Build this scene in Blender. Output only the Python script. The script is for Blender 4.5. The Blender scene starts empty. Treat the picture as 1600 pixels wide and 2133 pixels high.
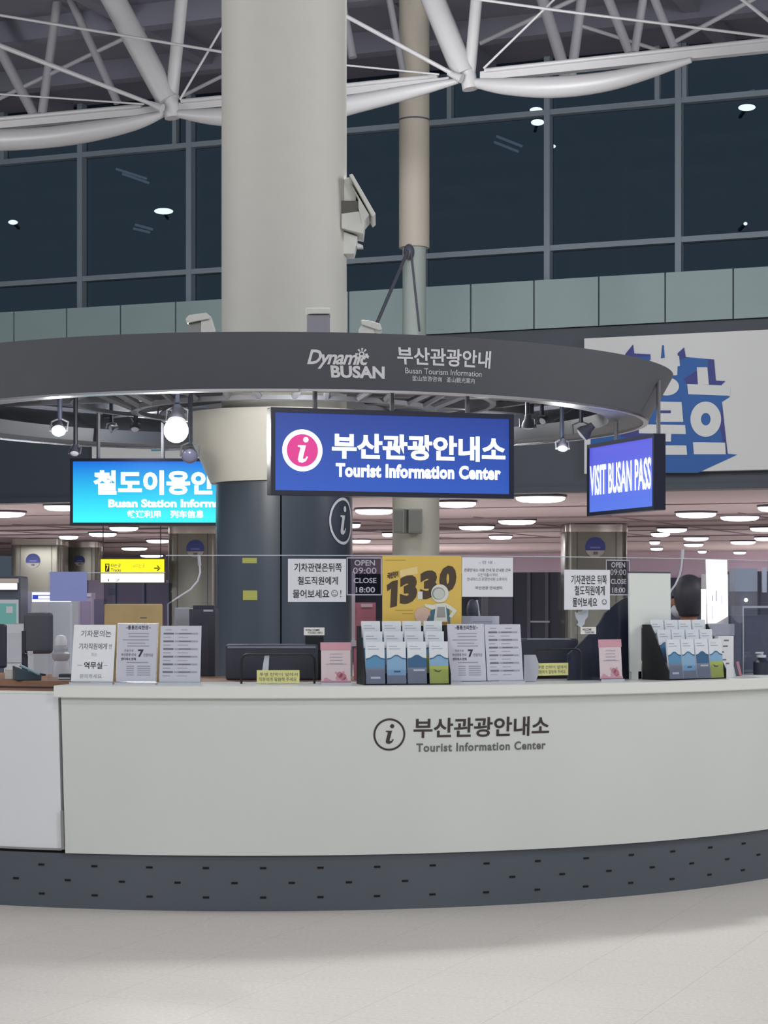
import bpy, math, random
from math import sin, cos, pi, radians as RAD, sqrt, atan2, hypot
from mathutils import Vector, Matrix

random.seed(4)
SC = bpy.context.scene
COL = SC.collection

# ------------------------------------------------------------------ camera
F, YH, H = 4400.0, 1250.0, 1.5          # focal length in pixels of a 1600x2133 frame, horizon row, eye height
cam_data = bpy.data.cameras.new('camera')
cam_data.sensor_fit = 'AUTO'
cam_data.sensor_width = 36.0
cam_data.lens = F / 2133.0 * 36.0
cam_data.shift_y = (YH - 1066.5) / 2133.0
cam_data.clip_end = 400
cam = bpy.data.objects.new('camera', cam_data)
cam.location = (0, 0, H)
cam.rotation_euler = (pi / 2, 0, 0)
COL.objects.link(cam)
SC.camera = cam

# ------------------------------------------------------------------ world (night sky outside the glass)
world = bpy.data.worlds.new('night')
SC.world = world
world.use_nodes = True
world.node_tree.nodes['Background'].inputs[0].default_value = (0.060, 0.077, 0.098, 1)
world.node_tree.nodes['Background'].inputs[1].default_value = 1.0

# ------------------------------------------------------------------ unseen area lights: hall lamps, and fill added for column and far wall
def area(loc, size, power, color=(0.985, 0.99, 1.0), target=None, shape='DISK'):
    l = bpy.data.lights.new('hall_area_light', 'AREA')
    l.shape = shape
    l.size = size
    l.energy = power
    l.color = color
    o = bpy.data.objects.new('hall_area_light', l)
    o.location = loc
    if target is not None:
        d = Vector(target) - Vector(loc)
        o.rotation_euler = d.to_track_quat('-Z', 'Y').to_euler()
    COL.objects.link(o)
    return o
area((-8.0, -5.0, 7.0), 4.0, 590, target=(-1, 11, 1.5))
area((8.0, -5.0, 7.0), 4.0, 590, target=(1, 11, 1.5))
area((-12.0, 11.5, 6.5), 4.0, 350, target=(-1, 13.5, 3.5))  # both side lights are fill added to even out the column
area((11.0, 11.0, 6.5), 4.0, 430, target=(0, 13.5, 3.5))
area((0.5, 16.8, 9.1), 0.8, 720, target=(0.5, 11, 0))
area((-9.0, 22.0, 6.6), 2.0, 185, target=(-5, 34, 5.5))  # this and the next lights are fill added to brighten the far wall
area((0.0, 20.0, 6.4), 2.0, 185, target=(0, 32, 5.5))
area((9.0, 19.0, 6.6), 2.0, 185, target=(5, 30, 5.5))
area((0.0, 2.0, 8.9), 2.0, 300)
# lower concourse: its row of ceiling lamps
for gx, gy in ((-9, 38), (0, 38), (9, 36), (-9, 52), (1, 52), (11, 50), (0, 66), (14, 64)):
    area((gx, gy, 2.9), 3.0, 290 if gy < 60 else 620, color=(1, 0.95, 0.96))
SC.view_settings.view_transform = 'Standard'
SC.view_settings.look = 'None'
SC.view_settings.gamma = 1
SC.view_settings.use_curve_mapping = False
SC.view_settings.exposure = 0.0

# ------------------------------------------------------------------ projection helpers
XC, DC = -0.655, 13.86                  # axis of the round information booth
def at(px, py, Y):
    return Vector(((px - 800) / F * Y, Y, H - (py - YH) / F * Y))
def zat(py, Y): return H - (py - YH) / F * Y
def xat(px, Y): return (px - 800) / F * Y
def ring(px, R, far=False):
    u = (px - 800) / F
    a = u * u + 1; b = -2 * (u * XC + DC); c = XC * XC + DC * DC - R * R
    d = max(b * b - 4 * a * c, 0)
    Y = (-b + (sqrt(d) if far else -sqrt(d))) / (2 * a)
    X = u * Y
    return X, Y, atan2(X - XC, DC - Y)
def polar(phi, R, z): return Vector((XC + R * sin(phi), DC - R * cos(phi), z))
WALL_A = 0.407                          # far wall: Y = c - 0.407 X
WROT = -atan2(WALL_A, 1)
WC = cos(WROT)
def wY(px, c): return c / (1 + WALL_A * (px - 800) / F)
def wpt(px, py, c):                     # pixel -> (s along wall, z)
    Y = wY(px, c)
    return xat(px, Y) / WC, zat(py, Y)
def onplane(px, py, c): return at(px, py, wY(px, c))

# ------------------------------------------------------------------ materials
def lin(c):
    return tuple((v / 255 / 12.92) if v / 255 <= 0.04045 else ((v / 255 + 0.055) / 1.055) ** 2.4 for v in c)
MATS = {}
def mat(name, rgb, rough=0.5, metal=0.0, noise=0.04, scale=30.0, emit=0.0, spec=0.5, bump=0.0, coat=0.0):
    if name in MATS: return MATS[name]
    m = bpy.data.materials.new(name); m.use_nodes = True
    nt = m.node_tree; b = nt.nodes['Principled BSDF']
    c = lin(rgb)
    b.inputs['Roughness'].default_value = rough
    b.inputs['Metallic'].default_value = metal
    b.inputs['Specular IOR Level'].default_value = spec
    b.inputs['Coat Weight'].default_value = coat
    tc = nt.nodes.new('ShaderNodeTexCoord'); nz = nt.nodes.new('ShaderNodeTexNoise')
    nz.inputs['Scale'].default_value = scale; nz.inputs['Detail'].default_value = 3
    nt.links.new(tc.outputs['Object'], nz.inputs['Vector'])
    mx = nt.nodes.new('ShaderNodeMix'); mx.data_type = 'RGBA'
    mx.inputs['A'].default_value = (*[v * (1 - noise) for v in c], 1)
    mx.inputs['B'].default_value = (*[min(1, v * (1 + noise)) for v in c], 1)
    nt.links.new(nz.outputs['Fac'], mx.inputs['Factor'])
    nt.links.new(mx.outputs['Result'], b.inputs['Base Color'])
    if emit > 0:
        nt.links.new(mx.outputs['Result'], b.inputs['Emission Color'])
        b.inputs['Emission Strength'].default_value = emit
    if bump > 0:
        bp = nt.nodes.new('ShaderNodeBump'); bp.inputs['Strength'].default_value = bump
        nt.links.new(nz.outputs['Fac'], bp.inputs['Height']); nt.links.new(bp.outputs['Normal'], b.inputs['Normal'])
    MATS[name] = m
    return m
def glow(name, rgb, strength=1.0, noise=0.02):
    return mat(name, rgb, rough=0.4, noise=noise, emit=strength, spec=0.1)
def screen_mat(name, rgb_lo, rgb_hi, z0, z1, strength=1.0, axis='Z'):
    """a lit display whose picture grades from one colour to another"""
    m = bpy.data.materials.new(name); m.use_nodes = True
    nt = m.node_tree; b = nt.nodes['Principled BSDF']
    b.inputs['Base Color'].default_value = (0.01, 0.01, 0.015, 1); b.inputs['Roughness'].default_value = 0.35
    tc = nt.nodes.new('ShaderNodeTexCoord'); sp = nt.nodes.new('ShaderNodeSeparateXYZ')
    nt.links.new(tc.outputs['Object'], sp.inputs[0])
    mr = nt.nodes.new('ShaderNodeMapRange'); mr.inputs['From Min'].default_value = z0; mr.inputs['From Max'].default_value = z1
    nt.links.new(sp.outputs[axis], mr.inputs['Value'])
    mx = nt.nodes.new('ShaderNodeMix'); mx.data_type = 'RGBA'
    mx.inputs['A'].default_value = (*lin(rgb_lo), 1); mx.inputs['B'].default_value = (*lin(rgb_hi), 1)
    nt.links.new(mr.outputs['Result'], mx.inputs['Factor'])
    nt.links.new(mx.outputs['Result'], b.inputs['Emission Color']); b.inputs['Emission Strength'].default_value = strength
    return m
def clear(name, tint=(250, 251, 253), gloss=0.06, rough=0.02, density=1.0):
    if name in MATS: return MATS[name]
    m = bpy.data.materials.new(name); m.use_nodes = True
    nt = m.node_tree; nt.nodes.remove(nt.nodes['Principled BSDF'])
    out = nt.nodes['Material Output']
    t = nt.nodes.new('ShaderNodeBsdfTransparent'); t.inputs[0].default_value = (*lin(tint), 1)
    g = nt.nodes.new('ShaderNodeBsdfGlossy'); g.inputs['Roughness'].default_value = rough
    fr = nt.nodes.new('ShaderNodeLayerWeight'); fr.inputs[0].default_value = 0.12
    mm = nt.nodes.new('ShaderNodeMath'); mm.operation = 'MULTIPLY_ADD'
    mm.inputs[1].default_value = 0.25; mm.inputs[2].default_value = gloss * 0.4
    nt.links.new(fr.outputs['Facing'], mm.inputs[0])
    mx = nt.nodes.new('ShaderNodeMixShader')
    nt.links.new(mm.outputs[0], mx.inputs[0]); nt.links.new(t.outputs[0], mx.inputs[1]); nt.links.new(g.outputs[0], mx.inputs[2])
    nt.links.new(mx.outputs[0], out.inputs['Surface'])
    MATS[name] = m
    return m

WHITE_PANEL = mat('counter_white', (212, 216, 212), 0.42, noise=0.035, scale=2.2)
GATE_WHITE = mat('gate_white', (224, 227, 231), 0.42, noise=0.02, scale=3)
SLAB = mat('slab_white', (228, 230, 224), 0.35, noise=0.02, scale=4)
KICK = mat('kick_grey', (82, 89, 98), 0.42, noise=0.05, scale=6)
BLACK = mat('black', (22, 23, 28), 0.5, noise=0.08)
HOLE = mat('hole', (10, 10, 12), 0.9)
CANOPY = mat('canopy_grey', (88, 92, 100), 0.45, noise=0.03, scale=5)
CANOPY_IN = mat('canopy_inner', (112, 113, 120), 0.6, noise=0.1, scale=3)
RIM = mat('rim_metal', (200, 202, 210), 0.25, metal=0.9)
SOFT_WHITE = mat('lettering_white', (232, 234, 238), 0.5)
COLUMN = mat('column_paint', (212, 210, 201), 0.62, noise=0.035, scale=9)
COLLAR = mat('collar_paint', (214, 212, 203), 0.5, noise=0.02)
CLAD = mat('cladding_grey', (68, 76, 87), 0.35, noise=0.05, scale=4)
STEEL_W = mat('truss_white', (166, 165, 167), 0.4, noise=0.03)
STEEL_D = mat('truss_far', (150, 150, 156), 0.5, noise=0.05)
ROOF = mat('roof_dark', (112, 112, 126), 0.8, noise=0.2, scale=0.8)
FASCIA = mat('fascia_grey', (70, 77, 88), 0.5, noise=0.05, scale=2)
GREEN = mat('parapet_green', (150, 170, 172), 0.45, noise=0.05, scale=2)
MULL = mat('mullion_grey', (132, 144, 156), 0.5)
CEIL = mat('ceiling_mauve', (186, 174, 179), 0.7, noise=0.05, scale=0.6)
MAUVE = mat('wall_mauve', (208, 190, 208), 0.6, noise=0.05, scale=0.6)
SEAM = mat('seam_dark', (150, 134, 142), 0.7)
SHOP = mat('shop_dark', (52, 56, 74), 0.4, noise=0.15, scale=1.0)
SHOP2 = mat('shop_mid', (96, 98, 118), 0.4, noise=0.1, scale=1.0)
LAMP = glow('lamp_white', (255, 246, 250), 3.0)
PAPER = mat('paper', (222, 223, 230), 0.7, noise=0.02)
PAPER_G = mat('paper_grey', (200, 202, 214), 0.7, noise=0.02)
INK = mat('ink', (48, 48, 56), 0.7)
INK_M = mat('ink_mid', (112, 112, 124), 0.7)
INK_L = mat('ink_light', (160, 161, 174), 0.7)
DARK_TXT = mat('brown_black', (58, 48, 48), 0.5)
GREY_TXT = mat('grey_lettering', (104, 104, 104), 0.5)
ACRYL = clear('acrylic')
ACRYL_EDGE = mat('acrylic_edge', (190, 195, 204), 0.3)
GREY_PL = mat('grey_plastic', (74, 76, 88), 0.5)
NAVY_PL = mat('navy_plastic', (40, 46, 62), 0.45)
LIGHT_PL = mat('light_plastic', (196, 198, 206), 0.5)
WOOD = mat('desk_wood', (150, 112, 88), 0.5, noise=0.2, scale=6)
WOOD_D = mat('desk_dark', (66, 54, 60), 0.5, noise=0.1)
BEZEL = mat('bezel', (28, 32, 54), 0.35)
LED_W = glow('led_white', (238, 248, 255), 1.35)
YELLOW = mat('poster_yellow', (218, 186, 90), 0.6, noise=0.05, scale=5)
POSTER_INK = mat('poster_ink', (72, 58, 44), 0.6)
NOTE_Y = mat('note_yellow', (224, 222, 146), 0.7)
STICK_Y = mat('sticker_yellow', (176, 178, 92), 0.7)
STAINLESS = mat('stainless', (142, 142, 132), 0.26, metal=0.75, noise=0.05, scale=1.5, bump=0.15)

# ------------------------------------------------------------------ mesh builder
_tc = bpy.data.curves.new('tmp_text', 'FONT')
_to = bpy.data.objects.new('tmp_text', _tc)
def text_mesh(s, bold=0.0, shear=0.0, spacing=1.0):
    _tc.body = s; _tc.offset = bold; _tc.shear = shear; _tc.space_character = spacing; _tc.resolution_u = 3
    me = bpy.data.meshes.new_from_object(_to)
    v = [(p.co.x, p.co.y) for p in me.vertices]; f = [list(p.vertices) for p in me.polygons]
    bpy.data.meshes.remove(me)
    return v, f

class M:
    def __init__(s):
        s.v, s.f, s.m, s.mats = [], [], [], []
    def mi(s, m):
        if m not in s.mats: s.mats.append(m)
        return s.mats.index(m)
    def add(s, vs, fs, m):
        b = len(s.v); k = s.mi(m)
        s.v += [tuple(v) for v in vs]
        for f in fs: s.f.append([i + b for i in f]); s.m.append(k)
        return s
    def box(s, x0, x1, y0, y1, z0, z1, m):
        vs = [(x, y, z) for z in (z0, z1) for y in (y0, y1) for x in (x0, x1)]
        return s.add(vs, [(0, 2, 3, 1), (4, 5, 7, 6), (0, 1, 5, 4), (2, 6, 7, 3), (0, 4, 6, 2), (1, 3, 7, 5)], m)
    def prism(s, pts, y0, y1, m):
        """polygon in x-z extruded along y"""
        n = len(pts)
        a = sum(pts[i][0] * pts[(i + 1) % n][1] - pts[(i + 1) % n][0] * pts[i][1] for i in range(n))
        if a < 0: pts = pts[::-1]
        vs = [(x, y0, z) for x, z in pts] + [(x, y1, z) for x, z in pts]
        fs = [list(range(n)), list(range(2 * n - 1, n - 1, -1))] + [[(i + 1) % n, i, n + i, n + (i + 1) % n] for i in range(n)]
        return s.add(vs, fs, m)
    def flat(s, pts, y, m):
        n = len(pts)
        a = sum(pts[i][0] * pts[(i + 1) % n][1] - pts[(i + 1) % n][0] * pts[i][1] for i in range(n))
        if a < 0: pts = pts[::-1]
        return s.add([(x, y, z) for x, z in pts], [list(range(n))], m)
    def rect(s, x0, x1, z0, z1, y, m): return s.flat([(x0, z0), (x1, z0), (x1, z1), (x0, z1)], y, m)
    def annulus(s, cx, cz, r0, r1, y, m, n=40, sx=1.0, sz=1.0):
        vs = []
        for i in range(n):
            a = 2 * pi * i / n
            vs += [(cx + r0 * sx * cos(a), y, cz + r0 * sz * sin(a)), (cx + r1 * sx * cos(a), y, cz + r1 * sz * sin(a))]
        return s.add(vs, [(2 * i, 2 * i + 1, (2 * i + 3) % (2 * n), (2 * i + 2) % (2 * n)) for i in range(n)], m)
    def disc(s, cx, cz, r, y, m, n=32, sx=1.0, sz=1.0):
        return s.flat([(cx + r * sx * cos(2 * pi * i / n), cz + r * sz * sin(2 * pi * i / n)) for i in range(n)], y, m)
    def text(s, body, x0, x1, z0, z1, y, m, bold=0.0, shear=0.0, spacing=1.0, rot=0.0):
        v, f = text_mesh(body, bold, shear, spacing)
        if not v: return s
        a0 = min(p[0] for p in v); a1 = max(p[0] for p in v); b0 = min(p[1] for p in v); b1 = max(p[1] for p in v)
        out = []
        for p in v:
            x = x0 + (p[0] - a0) / (a1 - a0) * (x1 - x0); z = z0 + (p[1] - b0) / (b1 - b0) * (z1 - z0)
            out.append((x, y, z + rot * (x - (x0 + x1) / 2)))
        return s.add(out, f, m)
    def tube(s, pts, r, m, n=10, cap=True):
        pts = [Vector(p) for p in pts]
        if not isinstance(r, (list, tuple)): r = [r] * len(pts)
        vs, fs = [], []
        t0 = (pts[1] - pts[0]).normalized()
        up = Vector((0, 0, 1)) if abs(t0.z) < 0.95 else Vector((1, 0, 0))
        a = t0.cross(up).normalized()
        for i, p in enumerate(pts):
            t = (pts[min(i + 1, len(pts) - 1)] - pts[max(i - 1, 0)]).normalized()
            a = (a - t * a.dot(t)).normalized(); b = t.cross(a)
            for k in range(n):
                q = 2 * pi * k / n
                vs.append(p + a * (r[i] * cos(q)) + b * (r[i] * sin(q)))
        for i in range(len(pts) - 1):
            for k in range(n):
                fs.append((i * n + k, i * n + (k + 1) % n, (i + 1) * n + (k + 1) % n, (i + 1) * n + k))
        if cap:
            fs.append(list(range(n))[::-1]); fs.append([(len(pts) - 1) * n + k for k in range(n)])
        return s.add(vs, fs, m)
    def lathe(s, prof, m, n=32, c=(0, 0), closed=False, sx=1.0, sy=1.0):
        vs, fs = [], []
        k = len(prof)
        for i in range(n):
            a = 2 * pi * i / n
            for r, z in prof: vs.append((c[0] + r * cos(a) * sx, c[1] + r * sin(a) * sy, z))
        for i in range(n):
            j = (i + 1) % n
            for p in range(k if closed else k - 1):
                q = (p + 1) % k
                fs.append((i * k + p, j * k + p, j * k + q, i * k + q))
        return s.add(vs, fs, m)
    def arc(s, prof, p0, p1, m, n=48, c=None):
        """closed profile of (radius, z) swept from angle p0 to p1 about the booth axis"""
        vs, fs = [], []
        k = len(prof)
        cx, cy = (XC, DC) if c is None else c
        for i in range(n + 1):
            a = p0 + (p1 - p0) * i / n
            for r, z in prof: vs.append((cx + r * sin(a), cy - r * cos(a), z))
        for i in range(n):
            for p in range(k):
                q = (p + 1) % k
                fs.append((i * k + p, (i + 1) * k + p, (i + 1) * k + q, i * k + q))
        if abs(p1 - p0) < 2 * pi - 1e-4:
            fs.append(list(range(k))[::-1]); fs.append([n * k + p for p in range(k)])
        return s.add(vs, fs, m)
    def ball(s, c, r, m, sx=1, sy=1, sz=1, n=20):
        vs, fs = [], []
        h = n // 2
        for i in range(h + 1):
            t = pi * i / h
            for k in range(n):
                a = 2 * pi * k / n
                vs.append((c[0] + r * sx * sin(t) * cos(a), c[1] + r * sy * sin(t) * sin(a), c[2] + r * sz * cos(t)))
        for i in range(h):
            for k in range(n):
                fs.append((i * n + k, (i + 1) * n + k, (i + 1) * n + (k + 1) % n, i * n + (k + 1) % n))
        return s.add(vs, fs, m)
    def map(s, fn):
        s.v = [tuple(fn(Vector(v))) for v in s.v]; return s
    def build(s, name, parent=None, smooth=None, bevel=0.0, fixn=True):
        me = bpy.data.meshes.new(name)
        me.from_pydata(s.v, [], s.f)
        for m in s.mats: me.materials.append(m)
        for p, k in zip(me.polygons, s.m): p.material_index = k
        me.validate(); me.update()
        if smooth is not None:
            me.polygons.foreach_set('use_smooth', [True] * len(me.polygons))
            me.set_sharp_from_angle(angle=RAD(smooth))
        o = bpy.data.objects.new(name, me)
        COL.objects.link(o)
        if parent is not None: o.parent = parent
        if bevel > 0:
            b = o.modifiers.new('bevel', 'BEVEL'); b.width = bevel; b.segments = 2; b.limit_method = 'ANGLE'
        return o

def tag(o, label, cat, group=None, kind=None):
    if label: o['label'] = label
    if cat: o['category'] = cat
    if group: o['group'] = group
    if kind: o['kind'] = kind
    return o
def thing(name, label, cat, loc=(0, 0, 0), rotz=0.0, group=None):
    o = bpy.data.objects.new(name, None); o.empty_display_size = 0.05
    COL.objects.link(o); o.location = loc; o.rotation_euler = (0, 0, rotz)
    return tag(o, label, cat, group)
def structure(o): o['kind'] = 'structure'; return o
def place(o, loc, rotz=0.0):
    o.location = loc; o.rotation_euler = (0, 0, rotz); return o

class Frame:
    """local frame of an upright thing standing at a photographed place: local x to the right, -y towards the viewer, z up from its foot"""
    def __init__(s, x0, y0, x1, y1, R=None, Y=None, rot=None, base=None):
        cx = (x0 + x1) / 2
        if R is not None:
            X, Yd, ph = ring(cx, R); s.rot = ph if rot is None else rot
        else:
            Yd = Y; X = xat(cx, Y); s.rot = 0.0 if rot is None else rot
        s.cx, s.Y, s.X = cx, Yd, X
        s.foot = y1
        s.z0 = zat(y1, Yd) if base is None else base
        s.sx = F * (cos(s.rot) * Yd - X * sin(s.rot)) / (Yd * Yd)
        s.sz = F / Yd
        s.box = (x0, y0, x1, y1)
        s.w = (x1 - x0) / s.sx; s.h = zat(y0, Yd) - s.z0
        s.loc = (X, Yd, s.z0)
    def x(s, px): return (px - s.cx) / s.sx
    def z(s, py): return zat(py, s.Y) - s.z0
    def p(s, px, py): return (s.x(px), s.z(py))

def emblem(m, cx, cz, r, y, ring_m, i_m, ring_w=0.13, disc_m=None):
    """round information mark: a ring with an italic letter i"""
    if disc_m: m.disc(cx, cz, r * 0.9, y + 0.0008, disc_m)
    m.annulus(cx, cz, r * (1 - ring_w), r, y, ring_m, 48)
    k = r * 0.86
    m.disc(cx + 0.2 * k, cz + 0.6 * k, 0.15 * k, y, i_m, 20)
    P = [(-0.26, 0.28), (0.2, 0.28), (0.02, -0.42), (0.06, -0.48), (0.16, -0.46), (0.26, -0.32), (0.32, -0.36), (0.2, -0.58), (0.0, -0.68), (-0.2, -0.64), (-0.26, -0.5),
         (-0.22, -0.32), (-0.11, 0.12), (-0.14, 0.19), (-0.26, 0.2)]
    m.flat([(cx + a * k, cz + b * k) for a, b in P], y, i_m)

# ================================================================== SETTING
# floor: pale terrazzo, faint half-metre joints that follow the far wall
def floor_mat():
    m = bpy.data.materials.new('terrazzo'); m.use_nodes = True
    nt = m.node_tree; b = nt.nodes['Principled BSDF']
    tc = nt.nodes.new('ShaderNodeTexCoord')
    n1 = nt.nodes.new('ShaderNodeTexNoise'); n1.inputs['Scale'].default_value = 60; n1.inputs['Detail'].default_value = 4
    n2 = nt.nodes.new('ShaderNodeTexNoise'); n2.inputs['Scale'].default_value = 0.8
    nt.links.new(tc.outputs['Object'], n1.inputs['Vector']); nt.links.new(tc.outputs['Object'], n2.inputs['Vector'])
    mx = nt.nodes.new('ShaderNodeMix'); mx.data_type = 'RGBA'
    mx.inputs['A'].default_value = (*lin((196, 190, 182)), 1); mx.inputs['B'].default_value = (*lin((235, 229, 221)), 1)
    nt.links.new(n1.outputs['Fac'], mx.inputs['Factor'])
    mp = nt.nodes.new('ShaderNodeMapping'); mp.inputs['Rotation'].default_value = (0, 0, -WROT)
    nt.links.new(tc.outputs['Object'], mp.inputs['Vector'])
    br = nt.nodes.new('ShaderNodeTexBrick'); br.offset = 0; br.inputs['Scale'].default_value = 1
    br.inputs['Brick Width'].default_value = 1.0; br.inputs['Row Height'].default_value = 1.0
    br.inputs['Mortar Size'].default_value = 0.004; br.inputs['Mortar Smooth'].default_value = 0.3
    br.inputs['Color1'].default_value = br.inputs['Color2'].default_value = (1, 1, 1, 1); br.inputs['Mortar'].default_value = (0.80, 0.79, 0.78, 1)
    mp.inputs['Scale'].default_value = (2, 2, 2)
    nt.links.new(mp.outputs[0], br.inputs['Vector'])
    m2 = nt.nodes.new('ShaderNodeMix'); m2.data_type = 'RGBA'; m2.blend_type = 'MULTIPLY'; m2.inputs['Factor'].default_value = 1
    nt.links.new(mx.outputs['Result'], m2.inputs['A']); nt.links.new(br.outputs['Color'], m2.inputs['B'])
    nt.links.new(m2.outputs['Result'], b.inputs['Base Color'])
    b.inputs['Roughness'].default_value = 0.38; b.inputs['Specular IOR Level'].default_value = 0.35
    return m
structure(M().box(-40, 40, -10, 90, -0.1, 0, floor_mat()).build('floor'))

ROOF_Z = 9.5
c = M().box(-30, 30, -48, 0.45, ROOF_Z, ROOF_Z + 0.2, ROOF)
o = structure(c.build('ceiling')); place(o, (0, 32.0, 0), WROT)
m = M()
for k in range(9):
    y0 = -2.2 - k * 2.4
    m.box(-22, 22, y0, y0 + 0.25, ROOF_Z - 0.3, ROOF_Z, ROOF)
for k in range(12):
    x0 = -20 + 3.6 * k
    m.box(x0, x0 + 0.2, -24, 0.0, ROOF_Z - 0.22, ROOF_Z, ROOF)
o = structure(m.build('trim_3')); place(o, (0, 32.0, 0), WROT)
def wallobj(mm, name, off=0.0):
    o = mm.build(name); place(o, (0, 32.0, 0), WROT); return structure(o)
# in the wall frame: local x = s along wall, local y = depth behind it
m = M().box(-16, 16, 0.0, 0.4, 3.08, 5.48, FASCIA).box(-16, 16, -0.04, 0.0, 3.08, 3.16, FASCIA)
wallobj(m, 'wall_back')
m = M()
k0 = 1.43 - 0.986 * 16
for k in range(33):
    x = k0 + 0.986 * k
    m.box(x + 0.012, x + 0.974, -0.10, 0.3, 5.48, 6.19, GREEN)
m.box(k0, k0 + 33 * 0.986, -0.06, 0.25, 5.48, 6.18, FASCIA)
wallobj(m, 'trim_1')
# curtain wall
win = thing('window_1', None, None, (0, 32.0, 0), WROT); win['kind'] = 'structure'
glass = bpy.data.materials.new('night_glass'); glass.use_nodes = True
nt = glass.node_tree; nt.nodes.remove(nt.nodes['Principled BSDF'])
t = nt.nodes.new('ShaderNodeBsdfTransparent'); t.inputs[0].default_value = (0.55, 0.62, 0.66, 1)
g = nt.nodes.new('ShaderNodeBsdfGlossy'); g.inputs['Roughness'].default_value = 0.06; g.inputs[0].default_value = (0.7, 0.8, 0.9, 1)
x = nt.nodes.new('ShaderNodeMixShader'); x.inputs[0].default_value = 0.02
nt.links.new(t.outputs[0], x.inputs[1]); nt.links.new(g.outputs[0], x.inputs[2]); nt.links.new(x.outputs[0], nt.nodes['Material Output'].inputs['Surface'])
M().box(-16, 16, 0.20, 0.215, 6.19, ROOF_Z, glass).build('pane', win)
m = M()
for k in range(-7, 9):
    x = -3.35 + 1.972 * k
    m.box(x - 0.045, x + 0.045, 0.05, 0.24, 6.19, ROOF_Z, MULL)
for x in (-3.62, 1.02, 4.22, 4.62, 7.2, -6.8):
    m.box(x - 0.035, x + 0.035, 0.08, 0.24, 8.68, ROOF_Z, MULL)
for z in (6.68, 8.68):
    m.box(-16, 16, 0.06, 0.24, z - 0.04, z + 0.04, MULL)
m.build('window_frame', win)
# dark building mass seen dimly through the glass
# lower concourse: mauve ceiling, far wall, shop fronts
m = M().box(-30, 34, 0.4, 46, 3.12, 3.3, CEIL)
wallobj(m, 'ceiling')
m = M()
for y in (9.5, 12.2, 15.0, 22.0):
    m.box(-30, 34, y, y + 0.10, 3.085, 3.125, SEAM)
for y in (5.2, 18.0, 27.0):
    m.box(-30, 34, y, y + 0.04, 3.105, 3.125, SEAM)
for k in range(18):
    x = -20 + k * 2.6
    m.box(x, x + 0.04, 9.0, 22, 3.100, 3.124, SEAM)
wallobj(m, 'trim_2')
wallobj(M().box(-30, 34, 40, 40.4, 0, 3.12, MAUVE), 'wall_rear')
wallobj(M().box(-30, 34, 39.9, 40.0, 0, 2.25, SHOP), 'baseboard_rear')

# ------------------------------------------------------------------ shop fronts and pillars of the concourse
def wthing(name, label, cat, px, py, c, group=None):
    p = onplane(px, py, c); return thing(name, label, cat, p, WROT, group)
def shopfront(px0, px1, ytop, Y, label, body, group='dark shop fronts behind the booth', bars=3):
    fr = Frame(px0, ytop, px1, 1400, Y=Y, rot=WROT, base=0.0)
    t = thing('shop_front', label, 'shop front', fr.loc, WROT, group)
    w, h = fr.w, fr.h
    M().box(-w / 2, w / 2, 0, 0.5, 0, h, body).build('display_wall', t)
    mm = M()
    for k in range(bars + 1):
        x = -w / 2 + w * k / bars
        mm.box(x - 0.04, x + 0.04, -0.06, 0, 0, h, SHOP2)
    mm.build('front_frame', t)
    return fr, t
fr, t = shopfront(1066, 1178, 1192, 47, 'dark navy shop front right of the white notice', SHOP)
M().box(-0.15, 0.3, -0.12, -0.07, 1.0, 1.04, LIGHT_PL).build('handrail', t)
shopfront(735, 1000, 1195, 50, 'dark shop front behind the yellow poster', SHOP)
shopfront(1310, 1480, 1225, 52, 'grey-violet shop front behind the seated worker', SHOP2)
shopfront(1480, 1680, 1190, 49, 'blue-grey glazed shop front at the far right', mat('shop_blue', (120, 128, 150), 0.4), bars=4)
shopfront(-60, 100, 1232, 52, 'grey shop front at the far left', SHOP2)
shopfront(180, 360, 1208, 55, 'dark violet shop front behind the hanging yellow sign', mat('shop_violet', (92, 84, 100), 0.5))
fr, t = shopfront(365, 450, 1205, 46, 'shop front with orange and blue posters', SHOP2)
M().box(-0.05, fr.w / 2, -0.1, -0.07, 1.42, 1.92, mat('orange', (206, 142, 96), 0.6)).build('orange_poster', t)
M().box(-fr.w / 2, -0.1, -0.1, -0.07, 1.5, 1.95, mat('slate_blue', (96, 104, 150), 0.6)).build('blue_poster', t)

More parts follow.
